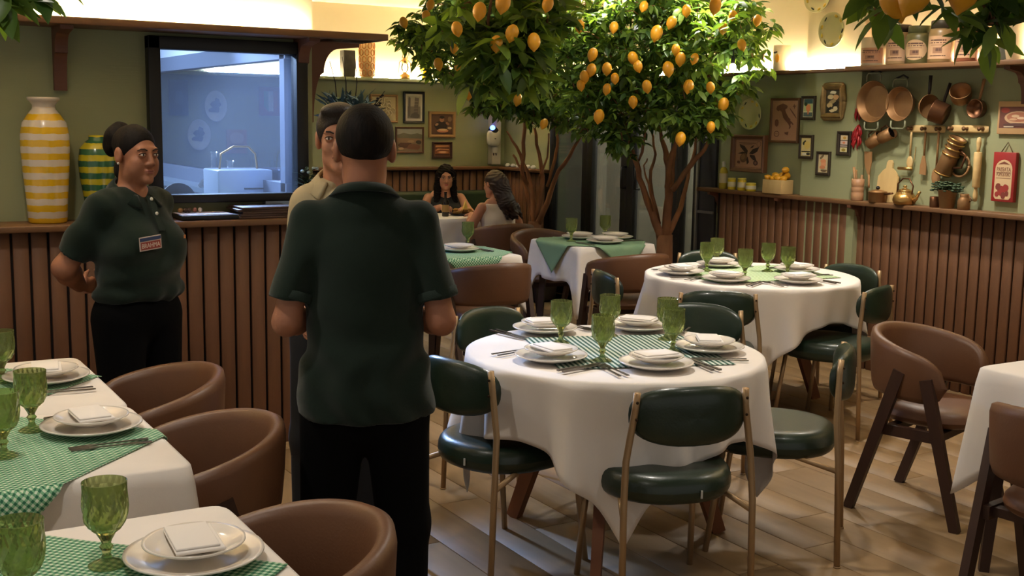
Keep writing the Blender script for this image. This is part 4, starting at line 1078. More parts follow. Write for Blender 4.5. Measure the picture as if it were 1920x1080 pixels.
def woman_polo():
    root=thing('person','person in dark green polo with red badge, hair in a bun, arms behind back','person')
    sk=SKIN('brown skin',(158,104,76));g=.965;o=np.array([0,.02,1.462]);R=rotm(-.15,-.02,.0)
    f=Fld((-.34,-.34,0),(.34,.2,1.60),((-.105,-.12,1.34),(.105,.145,1.60)),.009,.0031)
    head(f,R,o,g,1)
    for s in(-1,1):f.ell((s*.034,.046,-.052),(.026,.030,.030),.02,'+',(R,o))
    f.cap((0,-.018,1.28),(0,.0,1.41),.056,.052,.03);f.cap((-.08,-.02,1.285),(.08,-.02,1.285),.040,k=.04)
    f.ell((0,0,1.12),(.15,.10,.19),.05);f.ell((0,0,.90),(.17,.115,.13),.06)
    for s in(-1,1):
        arm(f,(s*.142,-.02,1.245),(s*.240,-.135,1.02),(s*.085,-.235,.925),(.044,.044,.044,.029))
        hand(f,(s*.085,-.235,.925),(-s*.9,-.1,-.1),(0,-1,.1),s,.88,.5)
    legs_std(f,.09,.11,.84,1);f.ob('body',sk,root);face_parts(root,R,o,g,P('dark brow',(38,26,20),.8),(40,26,18),(150,84,72))
    h=Fld((-.11,-.2,1.30),(.11,.12,1.62),None,.0042)
    E=lambda c,r,k=.02,op='+':h.ell(np.array(c)*g,tuple(np.array(r)*g),k*g,op,(R,o))
    E((0,-.018,.036),(.0795,.098,.0865),0);E((0,.118,-.032),(.094,.080,.100),.015,'-')
    n=R@np.array([0,-.25,-1.]);n/=np.linalg.norm(n);h.half(n,n@o+.045)
    E((0,-.085,-.065),(.045,.035,.055),.02)
    E((0,-.128,.060),(.056,.054,.060),.012);E((.012,-.150,.028),(.040,.040,.044),.01);E((-.014,-.130,.098),(.036,.034,.032),.01)
    h.wav(lambda x,y,z:.0013*np.sin(150*x+60*z)*(y<.02)+.003*np.sin(70*z+50*x)*np.sin(60*y)*(y<-.095))
    for s in(-1,1):E((s*.079,-.010,-.008),(.016,.021,.031),.004,'-')
    h.ob('hair',HAIRB,root)
    for s in(-1,1):
        b=B();p=Vector(R@(np.array([s*.083,-.004,-.036])*g)+o);b.ell(p,(.005,.005,.005),10,8);b.ob('earring',P('pearl',(220,210,196),.2),root)
    s_=Fld((-.36,-.24,.83),(.36,.26,1.36),None,.006)
    s_.ell((0,-.005,1.14),(.178,.118,.19),0);s_.cap((-.115,-.018,1.268),(.115,-.018,1.268),.054,k=.04);s_.cap((-.045,-.02,1.290),(.045,-.02,1.290),.040,k=.04)
    for s in(-1,1):s_.ell((s*.078,.088,1.105),(.088,.075,.085),.06)
    s_.ell((0,.02,.98),(.186,.140,.14),.07);s_.ell((0,.005,.915),(.195,.142,.055),.03)
    sleeves(s_,(.142,-.02,1.255),(.222,-.112,1.070),(.062,.064),.04,(.08,-.092,-.187),(.226,-.114,1.062))
    s_.wav(lambda x,y,z:.007*np.sin(48*z+11*x)*np.exp(-((z-.985)/.07)**2)*(y>-.3)+.0045*np.sin(62*x+20*y)*np.clip((.955-z)/.05,0,1)+.006*np.sin(34*z-40*np.abs(x))*np.clip((np.abs(x)-.12)/.05,0,1)+.0025*np.sin(25*x+30*z))
    x,y,z=np.meshgrid(*s_.ax,indexing='ij',sparse=True);s_.d=np.maximum(s_.d,.878+.01*np.sin(18*x)-z)
    s_.ell((0,.075,1.345),(.034,.05,.055),.01,'-');s_.half((0,0,1),1.335);s_.ob('polo_shirt',POLO,root)
    collar(root,1.352,-.010,.066,POLO,.036,.066,.42,.012,.072)
    def chest(x,z):  # front surface of the shirt near the middle
        return None
    b=B();b.rbox((0,.125,1.235),(.032,.012,.13),.004,0,Matrix.Translation((0,0,0))@Matrix.Rotation(0,4,'X'));
    b=B();b.bar((0,.085,1.300),(0,.150,1.165),.030,.008,0,up=(0,1,.4));b.ob('placket',POLO,root)
    for zz,yy in((1.288,.097),(1.232,.124)):
        b=B();b.ell((0,yy,zz),(.0075,.004,.0075),12,8);b.ob('button',P('white button',(225,220,205),.3),root)
    # badge and small crest, lying on the bust
    def patch(nm,cx,cz,w,hh,yaw,pitch,roll,dist,build):
        T=Matrix.Translation((cx,dist,cz))@Matrix.Rotation(yaw,4,'Z')@Matrix.Rotation(pitch,4,'X')@Matrix.Rotation(roll,4,'Y')
        return T
    T=Matrix.Translation((.085,.174,1.125))@Matrix.Rotation(-.22,4,'Z')@Matrix.Rotation(-.10,4,'X')@Matrix.Rotation(.10,4,'Y')
    b=B();b.box((0,.000,0),(.094,.003,.055),0,T);b.box((0,.0018,-.008),(.084,.002,.030),1,T);b.box((0,.0018,.0175),(.090,.002,.013),2,T)
    bd=b.ob('badge',[P('badge border',(196,178,168),.6),P('badge red',(150,62,52),.6),P('badge blue',(46,62,104),.6)],root)
    tx=text('BRAHMA',.026,.0006);tx.data.materials.append(P('badge lettering',(222,206,190),.6));tx.name='lettering'
    tx.parent=root;tx.matrix_local=T@Matrix.Translation((0,.0032,-.0165))@Matrix.Rotation(PI,4,'Z')@Matrix.Rotation(PI/2,4,'X')@Matrix.Scale(.76,4,(1,0,0))
    T=Matrix.Translation((-.105,.167,1.135))@Matrix.Rotation(.35,4,'Z');b=B();b.box((0,0,0),(.012,.003,.014),0,T);b.ob('crest',P('crest orange',(196,120,70),.6),root)
    t=Fld((-.26,-.2,.05),(.26,.2,.94),None,.010);t.ell((0,0,.84),(.188,.128,.14),0);legs_std(t,.095,.105,.80,1,(.108,.08,.072),.03,.09)
    t.half((0,0,1),.91);t.half((0,0,-1),-.06);t.ob('trousers',PANTS,root);shoes(root,[(-.105,0),(.105,0)],.92)
    return root
def seated_legs(f,z,r=(.075,.055,.045)):
    for s in(-1,1):
        f.cap((s*.085,.0,z),(s*.09,.40,z-.02),r[0],r[1],.03);f.cap((s*.09,.40,z-.02),(s*.09,.36,.08),r[1],r[2],.03);f.cap((s*.09,.36,.06),(s*.09,.48,.04),.04,.03,.02)
def woman_seated(front):
    sk=SKIN('fair skin' if front else 'warm fair skin',(196,140,110) if front else (190,132,102))
    if front:root=thing('person','person with long black hair and sleeveless black top eating on the bench','person')
    else:root=thing('person','person seen from behind with long brown hair and sleeveless white top, seated','person')
    g=.95;o=np.array([0,.05,1.085]) if front else np.array([-.02,.05,1.075]);R=rotm(-.15,-.1,.0) if front else rotm(.25,-.15,.12)
    f=Fld((-.34,-.22,0),(.34,.55,1.23),((-.1,-.09,.95),(.1,.19,1.23)),.010,.004)
    head(f,R,o,g,1);f.cap((0,-.0,.90),(0,.03,1.03),.052,.048,.03);f.cap((-.09,-.005,.915),(.09,-.005,.915),.04,k=.05)
    f.ell((0,0,.76),(.145,.10,.18),.05);f.ell((0,-.01,.55),(.165,.125,.11),.06)
    if front:
        for s in(-1,1):f.ell((s*.07,.085,.76),(.07,.05,.06),.04)
        arm(f,(.155,0,.885),(.235,.10,.74),(.10,.27,.82),(.045,.04,.042,.026));hand(f,(.10,.27,.82),(-.7,.6,.05),(-.3,-.1,-.9),-1,.88,.9)
        arm(f,(-.155,0,.885),(-.22,.12,.75),(-.10,.30,.80),(.045,.04,.042,.026));hand(f,(-.10,.30,.80),(.5,.8,.0),(0,0,-1),1,.88,.5)
    else:
        arm(f,(-.16,.0,.88),(-.225,.06,.73),(-.12,.27,.80),(.045,.041,.042,.026));hand(f,(-.12,.27,.80),(.3,.9,.0),(0,0,-1),1,.88,.5)
        arm(f,(.16,.0,.88),(.225,.06,.73),(.12,.27,.80),(.045,.041,.042,.026));hand(f,(.12,.27,.80),(-.3,.9,.0),(0,0,-1),-1,.88,.5)
    seated_legs(f,.53);f.ob('body',sk,root)
    face_parts(root,R,o,g,P('dark brow',(38,26,20),.8),(40,26,18),(176,84,78))
    h=Fld((-.16,-.2,.70),(.16,.17,1.24),None,.0055)
    E=lambda c,r,k=.02,op='+':h.ell(np.array(c)*g,tuple(np.array(r)*g),k*g,op,(R,o))
    E((0,-.016,.036),(.085,.102,.092),0)
    if front:
        for s in(-1,1):
            h.cap((s*.065,-.005+.05,1.10),(s*.085,.06,.86),.034,.030,.03);h.cap((s*.07,.0,1.0),(s*.085,.045,.80),.036,.022,.03)
        h.cap((0,-.05,1.05),(0,-.085,.85),.075,.07,.04)
    else:
        h.cap((-.01,-.03,1.08),(.03,-.085,.92),.080,.074,.04);h.cap((.03,-.085,.92),(.085,-.110,.83),.070,.045,.03)
        for q in(-.03,.01,.05,.09):h.cap((q+.02,-.105,.90),(q*1.15+.055,-.130,.785+.12*abs(q)),.030,.010,.012)
    E((0,.112,-.05 if front else -.04),(.072,.080,.118),.012,'-')
    h.wav(lambda x,y,z:.003*np.sin(55*x+14*np.sin(24*z))*np.sin(26*z+30*y)+.0018*np.sin(160*x+9*np.sin(30*z)))
    h.ob('hair',HAIRB if front else HAIRBR,root)
    TM=P('black top',(12,12,14),.85) if front else P('white top',(226,208,188),.85,bump=(300,.1))
    s_=Fld((-.24,-.2,.46),(.24,.22,.92),None,.0075)
    s_.ell((0,0,.76),(.158,.112,.19),0);s_.ell((0,-.005,.58),(.172,.135,.13),.08)
    for s in(-1,1):
        s_.cap((s*.10,-.03,.90),(s*.10,.04,.80),.045,k=.05)
        if front:s_.ell((s*.07,.088,.76),(.075,.058,.066),.04)
    for s in(-1,1):s_.ell((s*.205,0,.885),(.062,.09,.085),.015,'-')
    s_.ell((0,.08 if front else .05,.945),(.07,.10,.055),.015,'-');s_.wav(lambda x,y,z:.002*np.sin(40*z+15*x))
    s_.half((0,0,1),.915);s_.half((0,0,-1),-.49);s_.ob('top',TM,root)
    t=Fld((-.26,-.22,.1),(.26,.55,.62),None,.011);t.ell((0,-.01,.54),(.172,.135,.10),0)
    for s in(-1,1):
        t.cap((s*.085,.0,.53),(s*.09,.40,.51),.085,.068,.03);t.cap((s*.09,.40,.51),(s*.09,.36,.14),.066,.058,.03)
    t.half((0,0,1),.60);t.ob('trousers',P('dark jeans',(26,28,36),.9),root);shoes(root,[(-.09,.38),(.09,.38)],.9)
    if front:
        Rm=Matrix(R.tolist()).to_4x4();T=Matrix.Translation(Vector(o))@Rm@Matrix.Scale(g,4);b=B()
        for s in(-1,1):
            b.tube([(s*.033+.023*math.cos(a),.104,.0+.020*math.sin(a)) for a in [2*PI*i/16 for i in range(17)]],.0012,6,0,True,T)
            b.tube([(s*.056,.103,.004),(s*.078,.06,.006),(s*.082,-.01,.006)],.0012,6,0,True,T)
        b.tube([(-.011,.104,.004),(0,.107,.006),(.011,.104,.004)],.0012,6,0,True,T);b.ob('glasses',P('thin metal frame',(150,130,110),.3,1),root)
    return root
pm=man_back();pm.location=(1.322,3.03,0);pm.rotation_euler=(0,0,facing(.40,.915))
pw=woman_polo();pw.location=(1.095,4.80,0);pw.rotation_euler=(0,0,facing(.50,-.87))
pb=man_beige();pb.location=(1.625,3.945,0);pb.rotation_euler=(0,0,facing(-.34,-.94))
ps=woman_seated(True);ps.location=(5.09,9.80,0);ps.rotation_euler=(0,0,facing(-.25,-.97))
pd=woman_seated(False);pd.location=(5.02,8.66,0);pd.rotation_euler=(0,0,facing(0.02,1))
# ------------------------------------------------------------------ wall decor helpers
def wmat(wall,px,py,off=0.0,X=None):
    """matrix with local x right along the wall, y up, z out of the wall, at a point seen on it"""
    if wall=='R':
        p=onx(px,py,(X or XR)-off);M_=Matrix(((0,0,-1),(-1,0,0),(0,1,0)))
    elif wall=='B':
        p=ony(px,py,(X or YB)-off);M_=Matrix(((1,0,0),(0,0,-1),(0,1,0)))
    M4=M_.to_4x4();M4.translation=p;return M4
def wsize(wall,x0,y0,x1,y1,X=None):
    cx,cy=(x0+x1)/2,(y0+y1)/2
    if wall=='R':
        X=X or XR;return abs(onx(x0,cy,X).y-onx(x1,cy,X).y),abs(onx(cx,y0,X).z-onx(cx,y1,X).z)
    X=X or YB;return abs(ony(x0,cy,X).x-ony(x1,cy,X).x),abs(ony(cx,y0,X).z-ony(cx,y1,X).z)
def wthing(name,label,cat,wall,px,py,off=0,X=None,group=None,roll=0):
    t=thing(name,label,cat,group=group);t.matrix_world=wmat(wall,px,py,off,X)@Matrix.Rotation(roll,4,'Z');return t
def ring(b,w,h,bw,d,m=0,lip=.004):
    """picture moulding: one closed loop of profile"""
    L=[(0,0),(0,d*.8),(bw*.25,d),(bw*.75,d*.85),(bw,d*.55),(bw,0)]
    V=[];F=[];k=len(L)
    for sx,sy in((-1,-1),(1,-1),(1,1),(-1,1)):
        for a,z in L:V.append((sx*(w/2-a),sy*(h/2-a),z))
    for i in range(4):
        for j in range(k):
            A=i*k+j;Bq=i*k+(j+1)%k;C_=((i+1)%4)*k+(j+1)%k;D_=((i+1)%4)*k+j;F.append((A,D_,C_,Bq))
    b.add(V,F,m,False)
SHAPE_Z=.0009
def blob(cx,cy,rx,ry,n=14,rot=0,wob=0,seed=0):
    r=random.Random(seed);c,s=math.cos(rot),math.sin(rot);o=[]
    for i in range(n):
        a=2*PI*i/n;k=1+wob*r.uniform(-1,1);x,y=rx*math.cos(a)*k,ry*math.sin(a)*k;o.append((cx+x*c-y*s,cy+x*s+y*c))
    return o
def rect(cx,cy,w,h):return [(cx-w/2,cy-h/2),(cx+w/2,cy-h/2),(cx+w/2,cy+h/2),(cx-w/2,cy+h/2)]
def picture(name,label,cat,wall,box,frame,bw,d,paper,shapes,X=None,off=0.001,group=None,mount=None):
    """shapes: list of (colour, polygon in -1..1 units of the opening)"""
    x0,y0,x1,y1=box;w,h=wsize(wall,*box,X);t=wthing(name,label,cat,wall,(x0+x1)/2,(y0+y1)/2,off,X,group)
    if frame:
        b=B();ring(b,w,h,bw,d);b.ob('frame',frame,t)
    iw,ih=(w-2*bw,h-2*bw) if frame else (w,h)
    b=B();mats=[];idx={}
    def mi(c):
        if c not in idx:idx[c]=len(mats);mats.append(P('print %s'%(c,),c,.6))
        return idx[c]
    zz=d*.45 if frame else d
    if frame:b.box((0,0,zz/2),(iw+.002,ih+.002,zz),mi(paper))
    else:b.rbox((0,0,zz/2),(w,h,zz),.003,mi(paper))
    z=zz
    for k,(c,poly) in enumerate(shapes):
        z+=SHAPE_Z*.35;b.flat([(x*iw/2,y*ih/2) for x,y in poly],z,mi(c))
    b.ob('print',mats,t);return t
WF=P('brown picture frame',(104,68,42),.45,n=(12,.4,(84,52,32)))
DF=P('dark picture frame',(52,42,30),.45)
GF=P('old gold frame',(150,124,78),.38,.5,n=(20,.5,(92,74,46)),bump=(60,.4))
BF=P('black picture frame',(20,18,18),.4)
COPPER=P('aged copper',(150,112,72),.48,.6,n=(8,.5,(118,84,52)),bump=(60,.08))
COPD=P('dark copper',(112,76,50),.4,.8,n=(8,.5,(84,52,36)))
BRS=P('brass',(196,156,94),.3,.9,n=(8,.3,(160,120,66)))
PALEW=P('pale wood',(206,176,120),.55,n=(6,.4,(186,152,98)),stretch=(1,5,1))
MIDW=P('kitchen wood',(160,120,76),.6,n=(6,.5,(134,96,58)),stretch=(1,1,5))
# ---- recess beside the door
def decor_plate(label,px,py,wd,ht,X,lem=True,seed=1):
    t=wthing('wall_plate',label,'plate','R',px,py,.002,X);w,h=wsize('R',px-wd/2,py-ht/2,px+wd/2,py+ht/2,X)
    b=B();r=1.0;Q=Matrix.Diagonal((w/2,h/2,1,1));b.lathe([(.55,.006),(.62,.004),(.80,.012),(.98,.026),(1.0,.029),(.97,.031),(.78,.019),(.62,.011),(.001,.010)],40,0,True,Q);b.ob('dish',P('glazed cream',(196,190,150),.2,coat=.4),t)
    rr=random.Random(seed);b=B()
    for i in range(9):
        a=2*PI*i/9+rr.uniform(-.2,.2);q=.80;c=0 if i%3 else 1
        T=Matrix.Translation((q*math.cos(a)*w/2,q*math.sin(a)*h/2,.0245))@Matrix.Rotation(a+PI/2+rr.uniform(-.5,.5),4,'Z')
        b.ell((0,0,0),(.017 if c==0 else .018,.010 if c==0 else .006,.003),10,5,c,T)
    o=b.ob('painted_lemons',[P('painted lemon',(206,178,70),.3),P('painted leaf',(58,66,42),.3)],t);o['kind']='stuff'
decor_plate('oval glazed plate with lemon border on the green wall left of the Italy map',1411,214,43,59,XR-.001)
decor_plate('round lemon-border plate on the cream column, the lower of two',1564.5,56.5,49,67,5.955,seed=4)
decor_plate('round lemon-border plate on the cream column, cut by the top of the picture',1538,-6,50,60,5.955,seed=6)
ITALY=[(-.78,.62),(-.70,.80),(-.45,.88),(-.20,.95),(.10,.86),(.22,.80),(.18,.66),(.02,.60),(.06,.45),(.20,.28),(.34,.12),(.52,.02),(.50,-.06),(.68,-.16),(.80,-.28),(.74,-.32),(.58,-.22),(.52,-.30),(.58,-.42),(.48,-.56),(.40,-.54),(.44,-.40),(.36,-.28),(.22,-.16),(.02,-.02),(-.14,.12),(-.22,.30),(-.30,.46),(-.46,.54),(-.60,.48)]
SEP=(168,124,98);SEPD=(112,72,56)
picture('framed_map','brown framed sepia map of Italy hanging above the lemon crate','picture','R',(1446,184,1500,268),WF,.018,.022,(176,132,106),
 [(SEPD,[(x*.9,y*.85+.05) for x,y in ITALY]),(SEPD,blob(-.62,-.12,.15,.20,10,0,.1,2)),(SEPD,[(.02,-.60),(.36,-.56),(.30,-.74),(.08,-.68)]),(SEPD,[(.35,.66),(.55,.5),(.8,.3),(.95,.1),(.88,.12),(.6,.36),(.40,.56)]),
  (SEPD,blob(-.58,-.68,.22,.15,16)),((176,132,106),blob(-.58,-.68,.17,.11,16)),((140,96,74),rect(-.58,-.68,.24,.03)),(SEPD,[(.72,.84),(.78,.74),(.9,.76),(.8,.68),(.74,.56),(.7,.68),(.58,.7),(.68,.76)])])
picture('framed_lemon_print','brown wooden framed botanical print of a lemon branch standing on the ledge','picture','R',(1376,253,1439,323),WF,.030,.045,(184,140,108),
 [((132,90,66),rect(0,0,1.94,1.94)),((184,140,108),rect(0,0,1.84,1.86)),((128,92,70),rect(-.1,.72,1.2,.05)),((128,92,70),rect(-.2,.62,.9,.03)),((140,100,76),blob(.70,.68,.16,.20)),((184,140,108),blob(.70,.68,.12,.16)),
  ((70,48,38),[(-.1,-.1),(-.6,.45),(-.66,.62),(-.3,.52),(-.05,.2)]),((60,42,34),[(.05,0),(.3,.32),(.75,.48),(.62,.16),(.3,-.04)]),((66,46,36),[(.1,-.05),(.45,-.1),(.62,-.5),(.35,-.42),(.12,-.2)]),((66,46,36),[(-.1,.05),(-.4,.12),(-.78,-.02),(-.4,-.05)]),((66,46,36),[(.1,.35),(.22,.5),(.42,.62),(.3,.42)]),
  ((122,88,58),blob(-.32,-.30,.26,.33,16,-.3)),((148,110,72),blob(-.36,-.24,.14,.20,14,-.3)),((70,48,38),[(-.02,-.2),(.08,-.6),(-.06,-.75),(-.12,-.4)]),((88,58,46),blob(.55,-.62,.17,.18)),((140,100,78),blob(.55,-.62,.08,.09)),((110,74,56),blob(-.66,-.62,.12,.12,8,0,.2,3))],X=5.97)
t=thing('bottle','small bottle of yellow liqueur with white cap and label on the ledge by the door','bottle',onx(1356,345,5.95))
t.location.z=ZL
b=B();b.lathe([(.028,0),(.031,.004),(.031,.135),(.022,.155),(.012,.165),(.001,.166)],18);b.ob('glass_body',P('yellow liqueur',(196,176,66),.1),t)
b=B();b.lathe([(.0315,.045),(.0318,.047),(.0318,.115),(.0315,.117)],18,cap=False);b.ob('label',P('paper label',(206,196,160),.6),t)
b=B();b.lathe([(.012,.163),(.013,.165),(.013,.205),(.001,.207)],14);b.ob('cap',P('white cap',(210,206,196),.4),t)
def jar(px,h,r,lab):
    t=thing('jar',lab,'jar',onx(px,346,5.935),0,'yellow preserve jars on the ledge');t.location.z=ZL
    b=B();b.lathe([(r*.92,0),(r,.005),(r,h*.8),(r*.9,h*.88),(.001,h*.89)],18);b.ob('glass_body',P('yellow preserve',(206,180,50),.2,n=(20,.4,(180,148,30))),t)
    b=B();b.lathe([(r*.93,h*.86),(r*.97,h*.87),(r*.97,h),(.001,h+.001)],18);b.ob('lid',P('yellow lid',(212,196,84),.35),t)
    b=B();b.lathe([(r*1.01,h*.25),(r*1.015,h*.27),(r*1.015,h*.65),(r*1.01,h*.67)],18,cap=False);b.ob('label',P('paper label',(206,196,160),.6),t)
jar(1372,.088,.031,'tall yellow preserve jar on the ledge, next to the bottle');jar(1391,.092,.033,'tall yellow preserve jar on the ledge, second from the bottle');jar(1408,.062,.038,'short wide yellow preserve jar on the ledge, third from the bottle')
p=onx(1458,352,5.94);t=thing('wooden_crate','pale wooden crate of lemons standing on the ledge','crate',(5.94,p.y,ZL))
for nm,c,d in(('board',(-.055,0,.05),(.008,.19,.098)),('board',(.055,0,.05),(.008,.19,.098)),('board',(0,-.093,.05),(.102,.008,.098)),('board',(0,.093,.05),(.102,.008,.098)),('base',(0,0,.006),(.10,.178,.008))):
    b=B();b.rbox(c,d,.002);b.ob(nm,PALEW,t)
k=0
for dx,dy,dz in((-.022,.078,.108),(.022,.045,.125),(-.022,.022,.106),(-.022,-.024,.108),(.024,-.012,.128),(-.022,-.074,.106),(.022,-.068,.130),(.0,-.072,.170),(.03,.078,.085)):
    k+=1
    tag(link('lemon',LM,None,(5.94+dx,p.y+dy,ZL+dz),(RND.uniform(.9,2.2),RND.uniform(-.6,.6),RND.uniform(0,6)),.80),'lemon in the pale crate, '+('front row at the left end','back row at the left','front row second','front row third','back row in the middle','front row at the right','back row at the right','topmost at the right end','behind the left end')[k-1],'lemon','lemons in the wooden crate')
# ---- frames on the column
CX=5.955
picture('picture_frame','small dark frame with a peach-coloured print, top left on the green column','picture','R',(1504,180,1530,225),DF,.020,.018,(214,206,176),[((60,90,96),rect(0,.72,1.8,.5)),((176,196,140),rect(0,.05,1.8,.8)),((220,140,96),blob(.05,.0,.5,.42)),((40,60,36),blob(-.5,.42,.35,.2)),((70,90,96),rect(0,-.72,1.8,.45)),((214,120,80),rect(.05,-.5,.25,.4))],CX)
t=picture('ornate_frame','wavy gilt frame with a still life of fruit on the green column','picture','R',(1545,160,1584,221),GF,.032,.034,(70,62,44),[((208,190,150),blob(-.35,.40,.42,.22,12,0,.1,1)),((212,170,126),blob(.42,.38,.40,.24,12,0,.1,2)),((226,216,190),blob(.0,.80,.5,.14,12,0,.2,3)),((170,150,110),blob(0,0,.55,.2,12,.2,.15,4)),((44,40,34),blob(.5,-.2,.4,.18,10,.4,.2,5)),((200,176,126),blob(-.4,-.32,.4,.22,12,0,.12,6)),((216,200,160),blob(.45,-.62,.35,.22,12,0,.1,7)),((36,34,28),blob(-.5,-.70,.4,.16,10,.5,.2,8)),((222,206,164),blob(0,-.80,.4,.14,12,0,.2,9))],CX)
w,h=wsize('R',1545,160,1584,221,CX)
b=B();b.tube([((w/2+.006*math.cos(4*a))*c1,(h/2+.006)*s1,.012) for a,c1,s1 in [(2*PI*i/64,max(-1,min(1,1.35*math.cos(2*PI*i/64))),max(-1,min(1,1.35*math.sin(2*PI*i/64)))) for i in range(65)]],[.012+.004*abs(math.cos(2*2*PI*i/64)) for i in range(65)],8);b.ob('scalloped_edge',GF,t)
picture('picture_frame','small dark frame with a lemon and leaf print, lower left on the green column','picture','R',(1500,253,1526,298),DF,.020,.018,(216,200,140),[((50,48,36),blob(-.35,.45,.4,.22,10,.3,.2,1)),((220,196,110),blob(.2,.2,.6,.45)),((40,44,34),rect(0,-.5,1.8,.12)),((226,220,200),blob(-.3,-.78,.5,.14)),((60,56,44),blob(.5,-.75,.4,.14))],CX)
picture('picture_frame','small dark frame with three stacked prints, right side of the green column','picture','R',(1571,246,1597,292),DF,.020,.018,(44,34,28),[((210,190,150),rect(0,.62,1.5,.5)),((196,150,70),blob(.1,.6,.35,.16)),((206,180,170),rect(0,.08,1.5,.42)),((216,130,90),blob(0,.08,.3,.12)),((210,186,176),rect(0,-.28,1.5,.12)),((212,200,150),rect(0,-.68,1.5,.5)),((150,130,50),blob(0,-.70,.45,.16))],CX)
picture('picture_frame','small dark frame with a narrow fruit print, lowest on the green column','picture','R',(1532,284,1558,329),DF,.020,.018,(206,190,150),[((120,100,70),blob(-.3,.72,.5,.16,10,.4,.2,1)),((222,150,106),blob(0,.25,.6,.24)),((226,160,120),blob(.1,-.1,.6,.22)),((214,140,96),blob(-.1,-.42,.6,.2)),((110,90,64),blob(.2,-.78,.6,.14,10,0,.25,2))],CX)
# mug on the upper ledge
p=onx(1465,131,5.93);t=thing('mug','cream mug painted with a lemon on the lit ledge beside the column','mug',(5.93,p.y,1.997))
b=B();b.lathe([(.058,0),(.062,.004),(.062,.175),(.058,.177),(.056,.17),(.056,.01),(.001,.008)],26);b.ob('body',P('cream glaze',(214,192,150),.3),t)
b=B();b.ell((-.0615,-.016,.085),(.004,.024,.030),12,8,0);b.ell((-.061,.008,.125),(.003,.014,.007),8,6,1);b.ell((-.061,-.008,.128),(.003,.010,.006),8,6,1);o=b.ob('painted_lemon',[P('painted lemon orange',(226,150,44),.4),P('painted leaf dark',(38,36,26),.4)],t)
# ---- kitchen wall
def lathe_thing(name,label,cat,wall,px,py,prof,mat,off=0,roll=0,n=28,X=None,part='body',group=None):
    t=wthing(name,label,cat,wall,px,py,off,X,group,roll);b=B();b.lathe(prof,n);b.ob(part,mat,t);return t
def pan(px,py,wpx,label):
    w,_=wsize('R',px-wpx/2,py-5,px+wpx/2,py+5);R_=w/2
    t=lathe_thing('pan',label,'pan','R',px,py,[(R_*.70,.0),(R_*.74,.002),(R_*.97,.052),(R_,.056),(R_*.99,.059),(R_*.95,.055),(R_*.78,.013),(R_*.765,.0105),(R_*.74,.010),(R_*.72,.010),(R_*.3,.010),(.001,.010)],COPPER,.06,0,40)
    for s in(-1,1):
        b=B();q=[(-.055,s*R_*.96,.055),(-.058,s*(R_+.030),.055),(-.045,s*(R_+.046),.055),(.045,s*(R_+.046),.055),(.058,s*(R_+.030),.055),(.055,s*R_*.96,.055)];b.tube(q,.006,8);b.ob('handle',P('pale iron',(120,122,96),.5,.3),t)
    b=B();b.tube([(-.045,R_+.052,.04),(0,R_+.070,.03),(.045,R_+.052,.04)],.006,8);b.ob('hook',BLACK,t)
pan(1647,191,60,'larger copper two-handled pan hanging on the green wall');pan(1697,195,51,'smaller copper two-handled pan hanging right of the larger one')
t=wthing('skillet','copper skillet hanging edge-on with a dark handle','pan','R',1740,200,.10)
b=B();b.lathe([(.001,-.020),(.060,-.018),(.074,.012),(.076,.016),(.070,.014),(.056,-.012),(.001,-.014)],24,0,True,Matrix.Rotation(PI/2-.25,4,'Y')@Matrix.Rotation(0,4,'X'));b.ob('body',COPPER,t)
b=B();b.tube([(0,.07,0),(.004,.10,0),(.006,.19,0)],[.007,.010,.011],8);b.ob('handle',P('dark handle',(36,26,22),.5),t)
t=wthing('saucepan','dark copper saucepan hanging tilted, opening to the left','pan','R',1767,216,.06,roll=0)
b=B();b.lathe([(.001,.0),(.062,0),(.066,.004),(.070,.085),(.072,.088),(.068,.088),(.063,.006),(.001,.006)],26,0,True,Matrix.Translation((.03,0,0))@Matrix.Rotation(-1.15,4,'Y')@Matrix.Rotation(-.35,4,'X'));b.ob('body',COPD,t)
b=B();b.tube([(.0,.05,0),(.01,.10,0),(.035,.195,-.01)],[.008,.009,.010],8);b.ob('handle',P('dark handle',(36,26,22),.5),t)
t=wthing('small_pot','small rounded copper pot hanging on a hook','pot','R',1803,182,.05)
b=B();b.lathe([(.001,-.02),(.035,-.02),(.056,0),(.062,.03),(.060,.07),(.064,.075),(.060,.076),(.054,.03),(.001,-.01)],24,0,True,Matrix.Translation((0,-.01,0))@Matrix.Rotation(.5,4,'Y')@Matrix.Rotation(-PI/2+.9,4,'X'));b.ob('body',COPPER,t)
b=B();b.tube([(-.01,.055,-.02),(0,.085,-.03),(.012,.065,-.045)],.004,6);b.ob('hook',BRS,t)
t=wthing('ladle_pan','small dark copper ladle pan hanging by a long wooden handle','pan','R',1834,204,.04)
b=B();b.lathe([(.001,-.03),(.042,-.028),(.054,-.01),(.056,.03),(.058,.034),(.053,.034),(.048,-.01),(.001,-.02)],22);b.ob('body',COPD,t)
b=B();b.tube([(.004,.045,.0),(.010,.12,-.01),(.014,.175,-.02)],[.007,.009,.010],8);b.ob('handle',MIDW,t)
def rail(x0,x1,py,label):
    w,_=wsize('R',x0,py-5,x1,py+5);t=wthing('peg_rail',label,'hook rail','R',(x0+x1)/2,py,.002)
    b=B();b.pad(w/2,.024,.028,24,4,6,6,0,Matrix.Translation((0,0,.012)));b.ob('board',PALEW,t)
    for k in(-.38,0,.38):
        b=B();b.lathe([(.013,0),(.008,.012),(.009,.03),(.014,.036),(.001,.042)],12,0,True,Matrix.Translation((k*w,.002,.022)));b.ob('peg',P('dark peg',(110,74,40),.5),t)
rail(1705,1775,242,'pale wooden peg rail under the saucepan, the left one');rail(1781,1856,242,'pale wooden peg rail, the right one, above the rolling pin')
